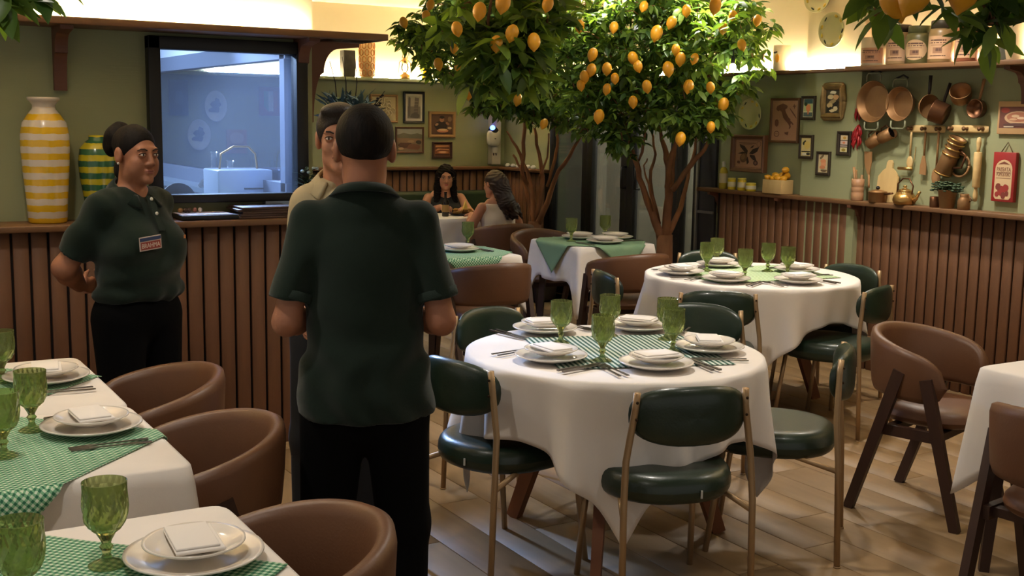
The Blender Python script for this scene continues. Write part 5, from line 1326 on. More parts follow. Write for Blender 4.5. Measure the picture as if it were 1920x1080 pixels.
def utensil(label,px,py0,py1,head,mat,lean=0,off=.03,name='wooden_spoon',hw=.024,hl=.08):
    _,h=wsize('R',px-3,py0,px+3,py1);t=wthing(name,label,'utensil','R',px,(py0+py1)/2,off,roll=lean)
    b=B();b.tube([(0,h/2,0),(0,h/2-.02,0),(0,-h/2+hl,0)],[.006,.0075,.0065],8);b.ob('handle',mat,t)
    b=B()
    if head=='spoon':b.pad(hw,hl/2,.014,20,4,2.1,3,0,Matrix.Translation((0,-h/2+hl/2,0)))
    else:b.prism([(-.008,-h/2+hl),(.008,-h/2+hl),(hw,-h/2+hl*.55),(hw*1.05,-h/2),(-hw*1.0,-h/2+.004),(-hw*.9,-h/2+hl*.5)],.007,0)
    b.ob('bowl' if head=='spoon' else 'blade',mat,t)
utensil('pale wooden spoon hanging from the left peg',1707,247,316,'spoon',PALEW)
utensil('wooden spatula hanging from the middle peg',1733,247,328,'flat',MIDW,name='wooden_spatula',hl=.12)
utensil('dark wooden spoon hanging from the right peg of the left rail',1757,247,348,'spoon',MIDW,hw=.034,hl=.11)
utensil('broad wooden spatula leaning behind the utensil crock',1629,284,352,'flat',MIDW,lean=PI+.08,off=.05,name='wooden_spatula',hw=.030,hl=.15)
t=wthing('tankard','tilted copper tankard with brass bands hanging on the wall','tankard','R',1782,292,.06,roll=-.42)
b=B();q=Matrix.Rotation(-PI/2,4,'X');b.lathe([(.001,-.125),(.050,-.125),(.054,-.12),(.050,.02),(.046,.03),(.046,.09),(.052,.115),(.046,.115),(.040,.09),(.040,-.1),(.001,-.11)],26,0,True,q);b.ob('body',COPPER,t)
for z in(-.115,.012,.05,.085,.112):
    b=B();b.lathe([(.050,z-.006),(.0565,z-.004),(.0565,z+.004),(.050,z+.006)],24,0,True,q,False);b.ob('band',BRS,t)
b=B();b.tube([(.045,.06,0),(.10,.05,0),(.105,-.03,0),(.05,-.06,0)],.007,8);b.ob('handle',COPD,t)
t=wthing('wooden_hoop','round wooden sieve hoop hanging behind the tankard','sieve','R',1802,310,.02)
b=B();b.tube([(.068*math.cos(a),.068*math.sin(a),.012) for a in [2*PI*i/28 for i in range(29)]],.0075,8);b.ob('hoop',MIDW,t)
b=B();b.lathe([(.062,.003),(.001,.0035)],28);b.ob('mesh',P('sieve mesh',(126,128,92),.7),t)
t=wthing('rolling_pin','pale wooden rolling pin standing upright against the wall','rolling pin','R',1832,318,.045)
_,h=wsize('R',1830,256,1834,380);b=B();b.lathe([(.001,-h*.27),(.020,-h*.27),(.023,-h*.26),(.024,h*.25),(.021,h*.262),(.001,h*.263)],20,0,True,q);b.ob('roller',PALEW,t)
for s in(-1,1):
    b=B();b.lathe([(.010,0),(.011,h*.05),(.015,h*.14),(.012,h*.215),(.001,h*.225)],14,0,True,Matrix.Translation((0,s*h*.262,0))@Matrix.Rotation(-s*PI/2,4,'X'));b.ob('handle',PALEW,t)
def cup(px,py,label,roll):
    t=wthing('copper_mug',label,'mug','R',px,py,.055,roll=roll)
    b=B();b.lathe([(.001,-.055),(.034,-.055),(.037,-.05),(.040,.055),(.037,.055),(.034,-.045),(.001,-.047)],22,0,True,Matrix.Rotation(-PI/2,4,'X'));b.ob('body',COPPER,t)
    b=B();b.lathe([(.0365,.035),(.001,.034)],20,0,True,Matrix.Rotation(-PI/2,4,'X'));b.ob('inside',P('dark hollow',(28,20,20),.8),t)
    b=B();b.tube([(-.036,.035,0),(-.062,.02,0),(-.06,-.025,0),(-.036,-.035,0)],.005,8);b.ob('handle',COPD,t)
cup(1640,263,'copper mug hanging tilted under the pans, the lower left one',-1.0);cup(1662,254,'copper mug hanging tilted under the pans, the upper right one',-1.15)
# chillies
t=wthing('chilli_string','string of red chillies hanging at the column edge','chilli string','R',1612,200,.04,X=6.0)
b=B();b.tube([(0,.17,0),(.0,.0,0),(-.004,-.14,0)],.0035,6);b.ob('cord',P('cord',(160,140,120),.8),t)
RC=P('red chilli',(150,26,30),.35,n=(9,.3,(110,16,20)))
for i in range(26):
    a=RND.uniform(0,6.3);zz=(-.02-RND.uniform(0,.05)) if i<7 else (-.13-RND.uniform(0,.10));b=B();d=.022 if i<7 else .034
    b.tube([(0,zz+.03,0),(d*.7*math.cos(a),zz,.01+d*.4*math.sin(a)),(d*math.cos(a+.3),zz-.035,.012+d*.4*math.sin(a)),(d*.8*math.cos(a+.7),zz-.062,.01)],[.003,.0085,.007,.001],7);b.ob('chilli',RC,t)
# things standing on the kitchen ledge
def stand(name,label,cat,px,X=5.94,py=372,z=ZL):
    p=onx(px,py,X);return thing(name,label,cat,(X,p.y,z))
t=stand('utensil_crock','pale turned wooden crock holding wooden utensils at the column foot','crock',1607)
b=B();b.lathe([(.036,0),(.040,.005),(.041,.05),(.038,.055),(.041,.06),(.041,.085),(.038,.09),(.041,.095),(.042,.142),(.038,.143),(.036,.02),(.001,.02)],24);b.ob('body',P('turned wood',(172,130,94),.5,n=(5,.4,(150,108,76)),stretch=(1,1,8)),t)
for i,(dx,dy,l) in enumerate(((.01,.02,.17),(-.012,.012,.19),(.0,-.016,.14))):tag(link('wooden_stick',B().tube([(0,0,0),(dx*1.2,dy*1.5,l)],[.006,.009],8).mesh('stick',MIDW),None,t.location+Vector((dx*.5,dy*.5,.03))),('left','middle','right')[i]+' wooden utensil handle sticking out of the crock','utensil','utensils in the crock')
t=stand('cutting_board','pale wooden paddle cutting board leaning on the green wall','cutting board',1663,6.0,350)
_,h=wsize('R',1660,273,1664,353);w,_=wsize('R',1645,310,1682,320)
pl=[(-w/2,0),(w/2,0),(w/2,h*.60),(w*.30,h*.74),(w*.15,h*.80),(w*.14,h*.93),(w*.07,h*.99),(-w*.07,h*.99),(-w*.14,h*.93),(-w*.15,h*.80),(-w*.30,h*.74),(-w/2,h*.60)]
b=B();b.prism(pl,.014,0,Matrix(((0,0,-1,0),(-1,0,0,0),(0,1,0,0),(0,0,0,1))));o=b.ob('board',PALEW,t);o.rotation_euler=(0,math.radians(6),0)
b=B();b.ell((-.022,.0,h*.16),(.004,.010,.028),10,8);b.ob('knot',P('dark knot',(110,66,36),.6),t)
t=stand('lidded_pan','copper pan with a lid and dark knob on the ledge','pan',1645,5.935)
b=B();b.lathe([(.052,0),(.056,.004),(.058,.062),(.061,.064),(.061,.070),(.02,.082),(.001,.083)],26);b.ob('body',COPPER,t)
b=B();b.ell((0,0,.094),(.014,.014,.012),12,8);b.ob('knob',BLACK,t);b=B();b.tube([(0,-.058,.055),(0,-.095,.062),(0,-.125,.066)],[.008,.007,.006],8);b.ob('handle',COPD,t);b=B();b.tube([(0,.056,.06),(0,.075,.063)],[.008,.006],8);b.ob('grip',COPD,t)
t=stand('teapot','round brass teapot with spout and lid on the ledge','teapot',1696,5.935)
b=B();b.lathe([(.052,0),(.066,.006),(.074,.028),(.070,.052),(.052,.074),(.040,.080),(.044,.084),(.040,.092),(.018,.102),(.008,.104),(.008,.108),(.013,.114),(.010,.122),(.001,.124)],30);b.ob('body',BRS,t)
b=B();b.tube([(0,-.062,.025),(0,-.092,.045),(0,-.108,.075),(0,-.118,.090)],[.015,.012,.009,.009],10);b.ob('spout',BRS,t)
b=B();b.tube([(0,.058,.06),(0,.060,.13),(0,.02,.165),(0,-.03,.165),(0,-.062,.12),(0,-.056,.07)],.005,8);b.ob('handle',COPD,t)
t=wthing('brass_rod','short horizontal brass rod hanging above the teapot','rail','R',1697,316,.04);b=B();b.tube([(-.055,0,0),(.055,0,0)],.010,10);b.ob('rod',BRS,t);b=B();b.tube([(.05,0,0),(.052,.06,-.02),(.05,.14,-.03)],.002,6);b.ob('wire',BRS,t)
t=stand('copper_cup','small plain copper cup on the ledge, left of the herb pot','cup',1753,5.935)
b=B();b.lathe([(.028,0),(.030,.003),(.031,.066),(.029,.067),(.027,.006),(.001,.006)],20);b.ob('body',COPD,t)
t=stand('herb_pot','tapered copper pot of dark green herbs on the ledge','plant pot',1776,5.935)
b=B();b.lathe([(.040,0),(.043,.004),(.056,.11),(.058,.112),(.054,.112),(.05,.10),(.001,.10)],26);b.ob('pot',COPPER,t)
b=B()
for i in range(90):
    a=RND.uniform(0,6.3);r=RND.uniform(.01,.085);p0=Vector((r*.8*math.cos(a),r*1.25*math.sin(a),.115+RND.uniform(0,.055)-r*.2));b.ell(p0,(.014,.014,.006),6,4,0)
o=b.ob('herb',P('herb green',(44,62,38),.6,n=(30,.4,(62,84,48))),t);o['kind']='stuff'
t=stand('small_jug','little copper jug on the ledge between the herb pot and rolling pin','jug',1808,5.935)
b=B();b.lathe([(.032,0),(.036,.004),(.037,.055),(.028,.072),(.024,.080),(.028,.095),(.026,.096),(.02,.08),(.001,.078)],22);b.ob('body',COPPER,t);b=B();b.tube([(0,-.034,.05),(0,-.055,.06),(0,-.03,.088)],.004,6);b.ob('handle',COPD,t)
# sign and pizza picture
t=wthing('tomato_sign','red wooden sign with a cream arched label reading PASSATA POMODORO','sign','R',1887,332,.004)
w,h=wsize('R',1866,284,1908,377)
b=B();b.rbox((0,0,.014),(w,h,.028),.003,0);b.ob('panel',P('sign red',(150,34,32),.5,n=(12,.3,(128,26,26))),t)
ap=[(-w*.38,-h*.40),(-w*.30,-h*.45),(w*.30,-h*.45),(w*.38,-h*.40),(w*.38,h*.16)]+[(w*.38*math.cos(a),h*.16+h*.19*math.sin(a)) for a in [PI*k/10 for k in range(1,10)]]+[(-w*.38,h*.16)]
b=B();b.flat(ap,.0286,0);b.ob('label_field',P('sign cream',(206,178,138),.6),t)
BRN=P('sign brown',(120,66,50),.6)
for s_,y,wd in(('PASSATA',.115,.62),('POMODORO',.015,.62)):
    tx=text(s_,.05,.0004);dx=max(v.co.x for v in tx.data.vertices)-min(v.co.x for v in tx.data.vertices);tx.data.materials.append(BRN);tx.name='lettering';tx.parent=t
    tx.matrix_local=Matrix.Translation((0,h*y,.0292))@Matrix.Diagonal((w*wd/dx,h*.085/.036,1,1))
b=B();b.flat([(-w*.28,h*.25),(-w*.12,h*.29),(0,h*.315),(w*.12,h*.29),(w*.28,h*.25),(0,h*.262)],.0293,0);b.flat(rect(0,-h*.022,w*.66,h*.010),.0293,0);b.flat(rect(0,h*.095,w*.66,h*.008),.0293,0);o=b.ob('ornament',BRN,t);o['kind']='stuff'
b=B()
for i,(x,y,r) in enumerate(((-.05,-.28,.17),(-.2,-.2,.12),(.14,-.22,.13),(.2,-.33,.09),(-.24,-.35,.09),(.05,-.37,.11))):b.flat(blob(x*w,y*h,r*w,r*w*1.2,12,0,.06,i),.0293+.0002*i,0 if i%2==0 else 1)
o=b.ob('painted_tomatoes',[P('painted tomato',(150,50,44),.6),P('painted tomato dark',(122,54,44),.6)],t);o['kind']='stuff'
b=B();b.tube([(-w*.3,h*.46,.012),(-.002,h*.70,.004),(w*.3,h*.46,.012)],.003,6);b.ob('cord',P('sign cord',(96,80,50),.8),t)
picture('pizza_picture','pale wooden board printed with a pizza photo at the right edge','picture','R',(1874,190,1950,252),None,0,.02,(190,152,106),
 [((110,66,56),rect(0,.02,1.80,1.30)),((150,60,50),blob(-.62,.45,.22,.16)),((196,160,124),blob(.05,0,.70,.40,18)),((170,110,84),blob(.05,.04,.58,.30,18)),((206,176,140),blob(-.1,.1,.2,.09)),((210,180,150),blob(.2,-.02,.22,.08)),((200,160,124),blob(-.2,-.1,.2,.07)),((90,60,56),blob(.05,-.42,.75,.10,14)),((196,180,160),rect(-.4,-.55,.5,.08))])
# jars on the upper shelf
def sjar(x0,x1,y0,label,col,lid,lab=(186,150,116),labshape=0,cid='jar'):
    px=(x0+x1)/2;X=5.89;p=onx(px,120,X);t=thing('preserve_jar',label,'jar',(X,p.y,ZS+.002),PI,'printed preserve jars on the upper shelf')
    w=abs(onx(x0,90,X).y-onx(x1,90,X).y)*.92;hh=onx(px,y0,X).z-ZS;r=w/2
    b=B()
    if lid:b.lathe([(r*.92,0),(r,.008),(r,hh*.70),(r*.92,hh*.78),(r*.82,hh*.82),(.001,hh*.83)],28)
    else:b.lathe([(r*.96,0),(r,.004),(r,hh),(r*.96,hh),(r*.95,.01),(.001,.01)],28)
    b.ob('body',P('jar %s'%(col,),col,.35,n=(6,.35,tuple(int(c*.8) for c in col))),t)
    if lid:b=B();b.lathe([(r*.80,hh*.80),(r*.88,hh*.815),(r*.88,hh*.985),(r*.84,hh),(.001,hh)],28);b.ob('lid',P('lid %s'%(lid,),lid,.4),t)
    b=B();n=12;V=[];F=[];a0,a1=-.95+.35,.95+.35
    for j in range(9):
        for i in range(n+1):
            a=(a0+(a1-a0)*i/n);u=2*i/n-1;v=2*j/8-1
            if labshape==1:
                k=math.sqrt(max(0,1-u*u*.98));v*=k
            V.append((r*1.012*math.cos(a),r*1.012*math.sin(a),hh*(.36+v*.27)))
    for j in range(8):
        for i in range(n):F.append((j*(n+1)+i,j*(n+1)+i+1,(j+1)*(n+1)+i+1,(j+1)*(n+1)+i))
    b.add(V,F,0,True);b.ob('label',P('aged label %s'%(lab,),lab,.6,n=(26,.25,tuple(int(c*.8) for c in lab))),t)
    b=B();rr=random.Random(int(px))
    def band(vv,hv,w0,w1,m):
        V=[];
        for zz in(vv-hv,vv+hv):
            for i in range(7):
                a=.35+w0+(w1-w0)*i/6;V.append((r*1.016*math.cos(a),r*1.016*math.sin(a),hh*(.36+.27*zz)))
        b.add(V,[(i,i+1,i+8,i+7) for i in range(6)],m,True)
    band(.62,.07,-.6,.6,0);band(.40,.045,-.7,.7,0);band(.20,.03,-.55,.55,1);band(-.25,.26,-.35,.35,1);band(-.2,.13,-.15,.3,0);band(-.72,.05,-.6,.6,0)
    o=b.ob('label_print',[P('label ink',(84,56,44),.6),P('label ink pale',(140,104,78),.6)],t);o['kind']='stuff'
sjar(1618,1661,72,'grey-white canister with a faded label, leftmost on the upper shelf',(176,164,140),None,(172,126,96))
sjar(1664,1704,48,'cream printed jar with a dark lid, second on the upper shelf',(168,140,102),(44,34,28))
sjar(1700,1743,50,'olive green printed jar with an oval label, third on the upper shelf',(96,92,54),(84,86,48),(186,154,116),1)
sjar(1742,1787,40,'tan printed jar with an olive lid, fourth on the upper shelf',(140,114,74),(58,52,38))
sjar(1791,1834,37,'terracotta printed jar with a dark lid, fifth on the upper shelf',(140,84,60),(44,34,28))
for px,h,r,lab,col in((1852,.20,.055,'cream ceramic pot on the upper shelf, left of the dry leaf',(214,190,144)),(1905,.235,.075,'white ceramic pot at the right end of the upper shelf',(222,204,168))):
    p=onx(px,110,5.9);t=thing('ceramic_pot',lab,'pot',(5.90,p.y,ZS+.002));b=B();b.lathe([(r*.7,0),(r*.8,.004),(r,h*.8),(r*1.05,h),(r*.98,h),(r*.9,h*.7),(.001,h*.6)],28);b.ob('body',P('ceramic %s'%(col,),col,.4),t)
p=onx(1878,108,5.86);t=thing('dried_leaf','dark curled dried leaf lying on the upper shelf','leaf',(5.86,p.y,ZS+.002))
b=B();b.grid(lambda u,v:((v-.5)*.06*(1-abs(2*u-1)),(u-.5)*.17,.005+.125*(1-abs(2*u-1))*(1-abs(2*v-1))**.7),16,8);b.ob('blade',P('dried leaf',(60,58,40),.7,bump=(40,.5)),t)
p=onx(1648,122,5.97);t=thing('terracotta_bottle','tall terracotta bottle behind the leftmost canister on the upper shelf','bottle',(5.975,p.y,ZS+.002));b=B();b.lathe([(.034,0),(.038,.006),(.038,.19),(.03,.22),(.026,.29),(.030,.30),(.001,.30)],20);b.ob('body',P('terracotta',(166,104,78),.6),t)
# ------------------------------------------------------------------ far wall decor
t=picture('carved_panel','ornate carved cream panel in a wooden frame on the far green wall','wall panel','B',(693,177,745,230),P('honey frame',(168,130,84),.5),.022,.025,(196,180,140),[])
w,h=wsize('B',693,177,745,230);iw,ih=w-.05,h-.05
b=B()
for k in range(4):
    a0=k*PI/2
    for q in range(3):
        pts=[]
        for i in range(12):
            a=a0+.35*q+i*.42;r=.02+.012*i*.55
            pts.append((max(-iw/2+.008,min(iw/2-.008,(.055+.02*q)*math.cos(a0+PI/4+.5*(q-1))+r*.55*math.cos(a))),max(-ih/2+.008,min(ih/2-.008,(.055+.02*q)*math.sin(a0+PI/4+.5*(q-1))+r*.55*math.sin(a))),.020))
        b.tube(pts,.006,6)
o=b.ob('carving',P('carved plaster',(214,200,164),.6),t);o['kind']='stuff'
picture('tower_photo','black framed photo of a leaning tower with white mat on the far wall','picture','B',(756,172,795,231),BF,.022,.022,(206,198,186),
 [((120,110,100),rect(0,0,1.55,1.65)),((176,166,150),rect(0,.45,1.55,.75)),((98,90,84),[(-.7,-.7),(-.45,-.7),(-.42,.7),(-.55,.78),(-.68,.7)]),((84,76,70),[(-.05,-.55),(.45,-.55),(.58,.7),(.10,.74)]),((150,140,126),rect(.27,.45,.42,.03)),((150,140,126),rect(.25,.2,.44,.03)),((150,140,126),rect(.22,-.05,.44,.03)),((150,140,126),rect(.2,-.3,.44,.03)),((66,60,56),blob(.1,-.62,.6,.2,12,0,.15,3))])
picture('diner_photo','wooden framed sepia photo of a person at a bowl of pasta, far wall','picture','B',(803,209,853,258),P('honey frame',(168,130,84),.5),.030,.022,(66,46,38),
 [((92,66,52),rect(0,0,1.9,1.9)),((44,34,32),blob(-.1,-.15,.62,.5,14,0,.08,1)),((164,116,90),blob(-.02,.50,.22,.27)),((36,28,26),blob(-.02,.72,.24,.14)),((168,130,104),blob(-.5,.0,.18,.12,10,.6)),((150,108,84),blob(.5,.1,.2,.12,10,-.6)),((130,104,84),blob(.72,.55,.2,.26)),((196,130,100),blob(.05,-.62,.55,.18,16)),((214,180,140),blob(.05,-.52,.42,.11,14)),((190,160,130),blob(.7,-.35,.2,.12))])
picture('landscape_photo','brown framed photo of a hillside town on the far wall','picture','B',(741,238,794,287),WF,.016,.02,(126,108,84),
 [((150,150,140),rect(0,.72,1.96,.52)),((108,104,86),[(-1,.45),(-.5,.62),(.1,.5),(.6,.6),(1,.48),(1,.1),(-1,.1)]),((140,110,84),[(-1,.2),(1,.12),(1,-.3),(-1,-.2)]),((92,64,50),blob(-.4,-.45,.5,.25,12,.1,.2,2)),((120,84,64),blob(.3,-.6,.6,.25,12,0,.2,3)),((160,130,100),blob(.1,-.1,.3,.12,10,0,.2,4)),((70,60,50),blob(.7,-.2,.22,.16,10,0,.2,5)),((170,140,110),blob(-.7,-.75,.2,.12,10,0,.2,6))])
picture('bread_photo','small dark framed photo of sliced bread on the far wall','picture','B',(810,266,847,297),P('dark red frame',(60,32,24),.5),.024,.02,(120,76,50),
 [((196,140,100),[(-.9,.5),(.9,.62),(.8,.85),(-.8,.8)]),((84,50,36),rect(0,.35,1.9,.14)),((206,150,112),[(-.9,-.1),(-.2,.12),(.9,.0),(.85,.2),(-.6,.28)]),((180,116,80),blob(.1,-.35,.75,.22,14)),((226,186,150),blob(.05,-.32,.5,.12,12)),((70,40,30),rect(0,-.8,1.9,.3))])
ZB=1.991
def bstand(name,label,cat,px,dy=.12):
    p=ony(px,150,YB-dy);return thing(name,label,cat,(p.x,YB-dy,ZB))
t=bstand('lattice_vase','tall orange and white lattice patterned vase on the far lit shelf','vase',688)
b=B();n=24;V=[];F=[];m=[]
b.lathe([(.055,0),(.066,.01),(.072,.15),(.070,.27),(.060,.315),(.055,.32),(.001,.31)],24);b.ob('body',P('vase cream',(226,196,140),.5),t)
b=B()
for j in range(5):
    for i in range(8):
        a=2*PI*(i+.5*(j%2))/8;z=.04+.062*j
        pts=[]
        for k in range(9):
            q=2*PI*k/8;aa=a+.30*math.cos(q)*.9;pts.append((.0735*math.cos(aa),.0735*math.sin(aa),z+.028*math.sin(q)))
        b.tube(pts,.0045,5)
o=b.ob('lattice',P('vase orange',(206,132,62),.5),t);o['kind']='stuff'
t=bstand('hurricane_lantern','brass hurricane lantern with glass chimney on the far lit shelf','lantern',759)
b=B();b.lathe([(.050,0),(.052,.008),(.046,.03),(.030,.045),(.018,.05),(.018,.062),(.001,.062)],22);b.ob('base',BRS,t)
b=B();b.lathe([(.020,.062),(.034,.09),(.036,.11),(.024,.145)],18,cap=False);b.ob('chimney',glass('lantern glass',(.95,.93,.88)),t)
b=B();b.lathe([(.026,.145),(.030,.15),(.028,.175),(.020,.185),(.020,.20),(.001,.205)],18);b.ob('cap',BRS,t)
for s in(-1,1):
    b=B();b.tube([(s*.044,0,.025),(s*.064,0,.05),(s*.058,0,.15),(s*.030,0,.175)],.004,8);b.ob('side_tube',P('lantern metal',(110,92,64),.4,.7),t)
b=B();b.tube([(-.03,0,.19),(-.02,0,.225),(.02,0,.225),(.03,0,.19)],.003,6);b.ob('handle',P('lantern metal',(110,92,64),.4,.7),t)
t=bstand('yellow_vase','glossy yellow vase half hidden by leaves on the far lit shelf','vase',800)
b=B();b.lathe([(.045,0),(.052,.006),(.065,.12),(.060,.22),(.045,.27),(.050,.285),(.001,.28)],24);b.ob('body',P('yellow glaze',(226,186,20),.2),t)
t=bstand('window_box','little wooden house-window ornament on the far lit shelf','ornament',830)
b=B();ring(b,.125,.12,.014,.03,0);fr=b.ob('frame',P('honey frame',(168,130,84),.5),t,(0,0,.065));fr.rotation_euler=(PI/2,0,0)
for dx in(-.024,.024):
    b=B();b.box((dx,-.006,.065),(.043,.01,.09));b.ob('shutter',P('dark shutter',(84,78,78),.5),t)
t=bstand('dark_planter','dark mottled rectangular planter standing on the far shelf','planter',652,.11)
b=B();b.rbox((0,0,.12),(.115,.10,.24),.006);b.ob('box',P('mottled slate',(44,40,34),.8,n=(18,.6,(70,64,52)),bump=(30,.4)),t)
# scent dispenser with blue light on the corner pillar
t=wthing('insect_trap','white plastic insect trap with a blue light on the corner pillar','insect trap','B',922,258,.09)
b=B();b.pad(.075,.085,.07,24,5,3,4,0,Matrix.Translation((0,0,.035)));b.ob('housing',P('white plastic',(212,208,198),.4),t)
b=B();b.ell((-.02,.095,.05),(.028,.028,.02),12,8);b.ob('light',emit('blue led',(.05,.14,1),7),t)
b=B();b.ell((.0,.06,.03),(.06,.05,.04),12,8);b.ob('hood',BLACK,t)
b=B();b.box((0,-.01,.073),(.014,.008,.004));b.ob('button',P('dark hollow',(28,20,20),.8),t)
t=wthing('adapter_plug','white plug-in adapter below the insect trap','plug','B',926,281,.09)
b=B();b.rbox((0,.0,.018),(.05,.06,.035),.006);b.ob('body',P('white plastic',(212,208,198),.4),t)
for s in(-1,1):
    b=B();b.tube([(s*.014,-.03,.018),(s*.016,-.055,.022)],.0045,6);b.ob('prong',BLACK,t)
for i,px in enumerate((952,962,972,990,1000)):
    p=onx(px,314,5.96);t=thing('tea_light','small white ornament on the corner ledge, %s from the corner'%('first','second','third','fourth','fifth')[i],'ornament',(5.96,p.y,ZL+.03))
    b=B();b.lathe([(.018,0),(.024,.004),(.026,.02),(.018,.03),(.010,.034),(.001,.034)],14);b.ob('body',P('white plastic',(212,208,198),.4),t)
# blue-green plant and dry sprig by the end of the service block
p=atd(652,205,7.2);t=thing('potted_plant','blue-green bushy plant in a tall pot beside the end of the service wall','plant',(p.x,p.y,1.13))
b=B();b.lathe([(.07,-1.13),(.10,-1.10),(.12,.30),(.14,.42),(.15,.50),(.13,.50),(.11,.42),(.001,.42)],24);b.ob('pot',P('pale stone pot',(150,140,112),.7,n=(8,.4,(128,118,92))),t)
b=B();rr=random.Random(5)
BGL=P('blue green leaf',(60,84,82),.6,n=(20,.5,(84,108,96)))
LV,LF=leaf_verts(.12,.022)
for i in range(190):
    a=rr.uniform(0,6.3);d=(math.cos(a)*.8,math.sin(a)*.8,rr.uniform(.1,1.2));Rm,pp=leaf_frame((rr.uniform(-.11,.11),rr.uniform(-.11,.11),.48+rr.uniform(0,.10)),d,rr.uniform(-1,1))
    b.add([tuple(Rm@v*rr.uniform(.7,1.1)+pp) for v in LV],LF,0,True)
o=b.ob('foliage',BGL,t);o['kind']='stuff'
for k in range(3):
    b=B();s=(-.06+.05*k,.0,.5);b.tube([s,(s[0]-.02+.02*k,.0,.70),(s[0]-.05+.03*k,.01,.82+.03*k)],[.004,.003,.002],6);b.ob('stem',P('dry stem',(34,26,22),.8),t)
p=atd(665,200,6.6);t=thing('dry_sprig','dark dry sprig leaning out to the right above the men\'s heads','plant',(p.x,p.y,1.13))
b=B();b.lathe([(.06,-1.13),(.08,-1.1),(.09,.25),(.06,.42),(.07,.46),(.05,.46),(.04,.40),(.001,.40)],22);b.ob('vase',P('white stone vase',(196,186,164),.6),t)
b=B()
for k in range(3):
    e=Vector((.12+.02*k,-.05,.55+.045*k));a=Vector((0,0,.40));b.tube([a,(a+e)/2+Vector((0,0,.01)),e],[.004,.003,.002],6)
    for i in range(9):
        q=a.lerp(e,.45+.06*i);b.ell(q+Vector((rr.uniform(-.01,.01),0,rr.uniform(-.012,.012))),(.010,.005,.006),6,4)
o=b.ob('sprig',P('dry sprig',(34,26,22),.8),t);o['kind']='stuff'
p=ony(578,330,5.60);t=thing('flower_pot','little pot of pale blue flowers on the counter end behind the beige shirt','plant',(p.x,5.60,1.13))
b=B();b.lathe([(.035,0),(.04,.005),(.05,.09),(.045,.09),(.001,.08)],18);b.ob('pot',P('dark pot',(50,46,40),.6),t)
b=B()
for i in range(60):
    a=rr.uniform(0,6.3);Rm,pp=leaf_frame((rr.uniform(-.03,.03),rr.uniform(-.03,.03),.10+rr.uniform(0,.12)),(math.cos(a),math.sin(a),rr.uniform(0,1)),0);b.add([tuple(Rm@v*.5+pp) for v in LV],LF,0,True)
for i in range(9):b.ell((rr.uniform(-.05,.05),rr.uniform(-.05,.05),.2+rr.uniform(-.04,.05)),(.010,.010,.008),8,6,1)
o=b.ob('foliage',[P('small leaf green',(50,72,44),.6),P('pale blue petal',(170,196,206),.6)],t);o['kind']='stuff'
# ------------------------------------------------------------------ service counter
def striped(name,cols,z0,zs):
    """glaze bands in object height, a little wavy"""
    m=bpy.data.materials.new(name);m.use_nodes=True;N=m.node_tree.nodes;L=m.node_tree.links;b=N['Principled BSDF'];b.inputs['Roughness'].default_value=.22;b.inputs['Coat Weight'].default_value=.3
    tc=N.new('ShaderNodeTexCoord');sp=N.new('ShaderNodeSeparateXYZ');L.new(tc.outputs['Object'],sp.inputs[0])
    nz=N.new('ShaderNodeTexNoise');nz.inputs['Scale'].default_value=28;L.new(tc.outputs['Object'],nz.inputs[0])
    a=N.new('ShaderNodeMath');a.operation='MULTIPLY_ADD';a.inputs[1].default_value=.010;L.new(nz.outputs[0],a.inputs[0]);L.new(sp.outputs[2],a.inputs[2])
    s=N.new('ShaderNodeMath');s.operation='SUBTRACT';s.inputs[1].default_value=z0;L.new(a.outputs[0],s.inputs[0])
    d=N.new('ShaderNodeMath');d.operation='DIVIDE';d.inputs[1].default_value=zs;L.new(s.outputs[0],d.inputs[0])
    f=N.new('ShaderNodeMath');f.operation='FRACT';L.new(d.outputs[0],f.inputs[0])
    r=N.new('ShaderNodeValToRGB');e=r.color_ramp.elements;e[0].color=(*lin(cols[0]),1);e[1].position=.5;e[1].color=(*lin(cols[1]),1);r.color_ramp.interpolation='CONSTANT'
    for k,c in enumerate(cols[2:]):
        q=e.new(.5+.25*(k+1));q.color=(*lin(c),1)
    L.new(f.outputs[0],r.inputs[0]);L.new(r.outputs[0],b.inputs['Base Color']);return m
ZC_=1.131
p=ony(90,408,5.585);t=thing('striped_vase','tall yellow and white striped ceramic vase on the service counter','vase',(p.x,5.585,ZC_))
b=B();b.lathe([(.078,0),(.083,.006),(.088,.10),(.098,.22),(.104,.33),(.104,.39),(.094,.445),(.066,.485),(.050,.505),(.048,.522),(.060,.538),(.068,.546),(.068,.556),(.058,.557),(.042,.53),(.001,.50)],40);b.ob('body',striped('yellow white glaze',[(214,170,26),(208,194,176)],.0,.0575),t)
b=B();b.lathe([(.0495,.506),(.0485,.522),(.0605,.538),(.0688,.546),(.0688,.5572),(.058,.5575),(.042,.531)],40,cap=False);b.ob('rim',P('white glaze',(204,190,172),.25),t)
p=ony(185,408,5.62);t=thing('striped_vase','green and yellow striped ceramic vase behind the woman on the service counter','vase',(p.x,5.615,ZC_))
b=B();b.lathe([(.05,0),(.055,.005),(.062,.10),(.078,.20),(.083,.27),(.075,.33),(.05,.36),(.034,.372),(.034,.39),(.028,.39),(.001,.37)],36);b.ob('body',striped('green yellow glaze',[(186,172,36),(52,98,66)],.01,.054),t)
p=ony(385,392,5.55);t=thing('menu_tray','dark tray holding a white printed sheet on the counter','tray',(p.x+.0,5.555,ZC_))
b=B();b.rbox((0,0,.012),(.27,.20,.022),.004);b.ob('tray',BLACK,t);b=B();b.rbox((-.01,.0,.0245),(.24,.17,.003),.001);b.ob('sheet',P('printed sheet',(190,180,190),.6),t)
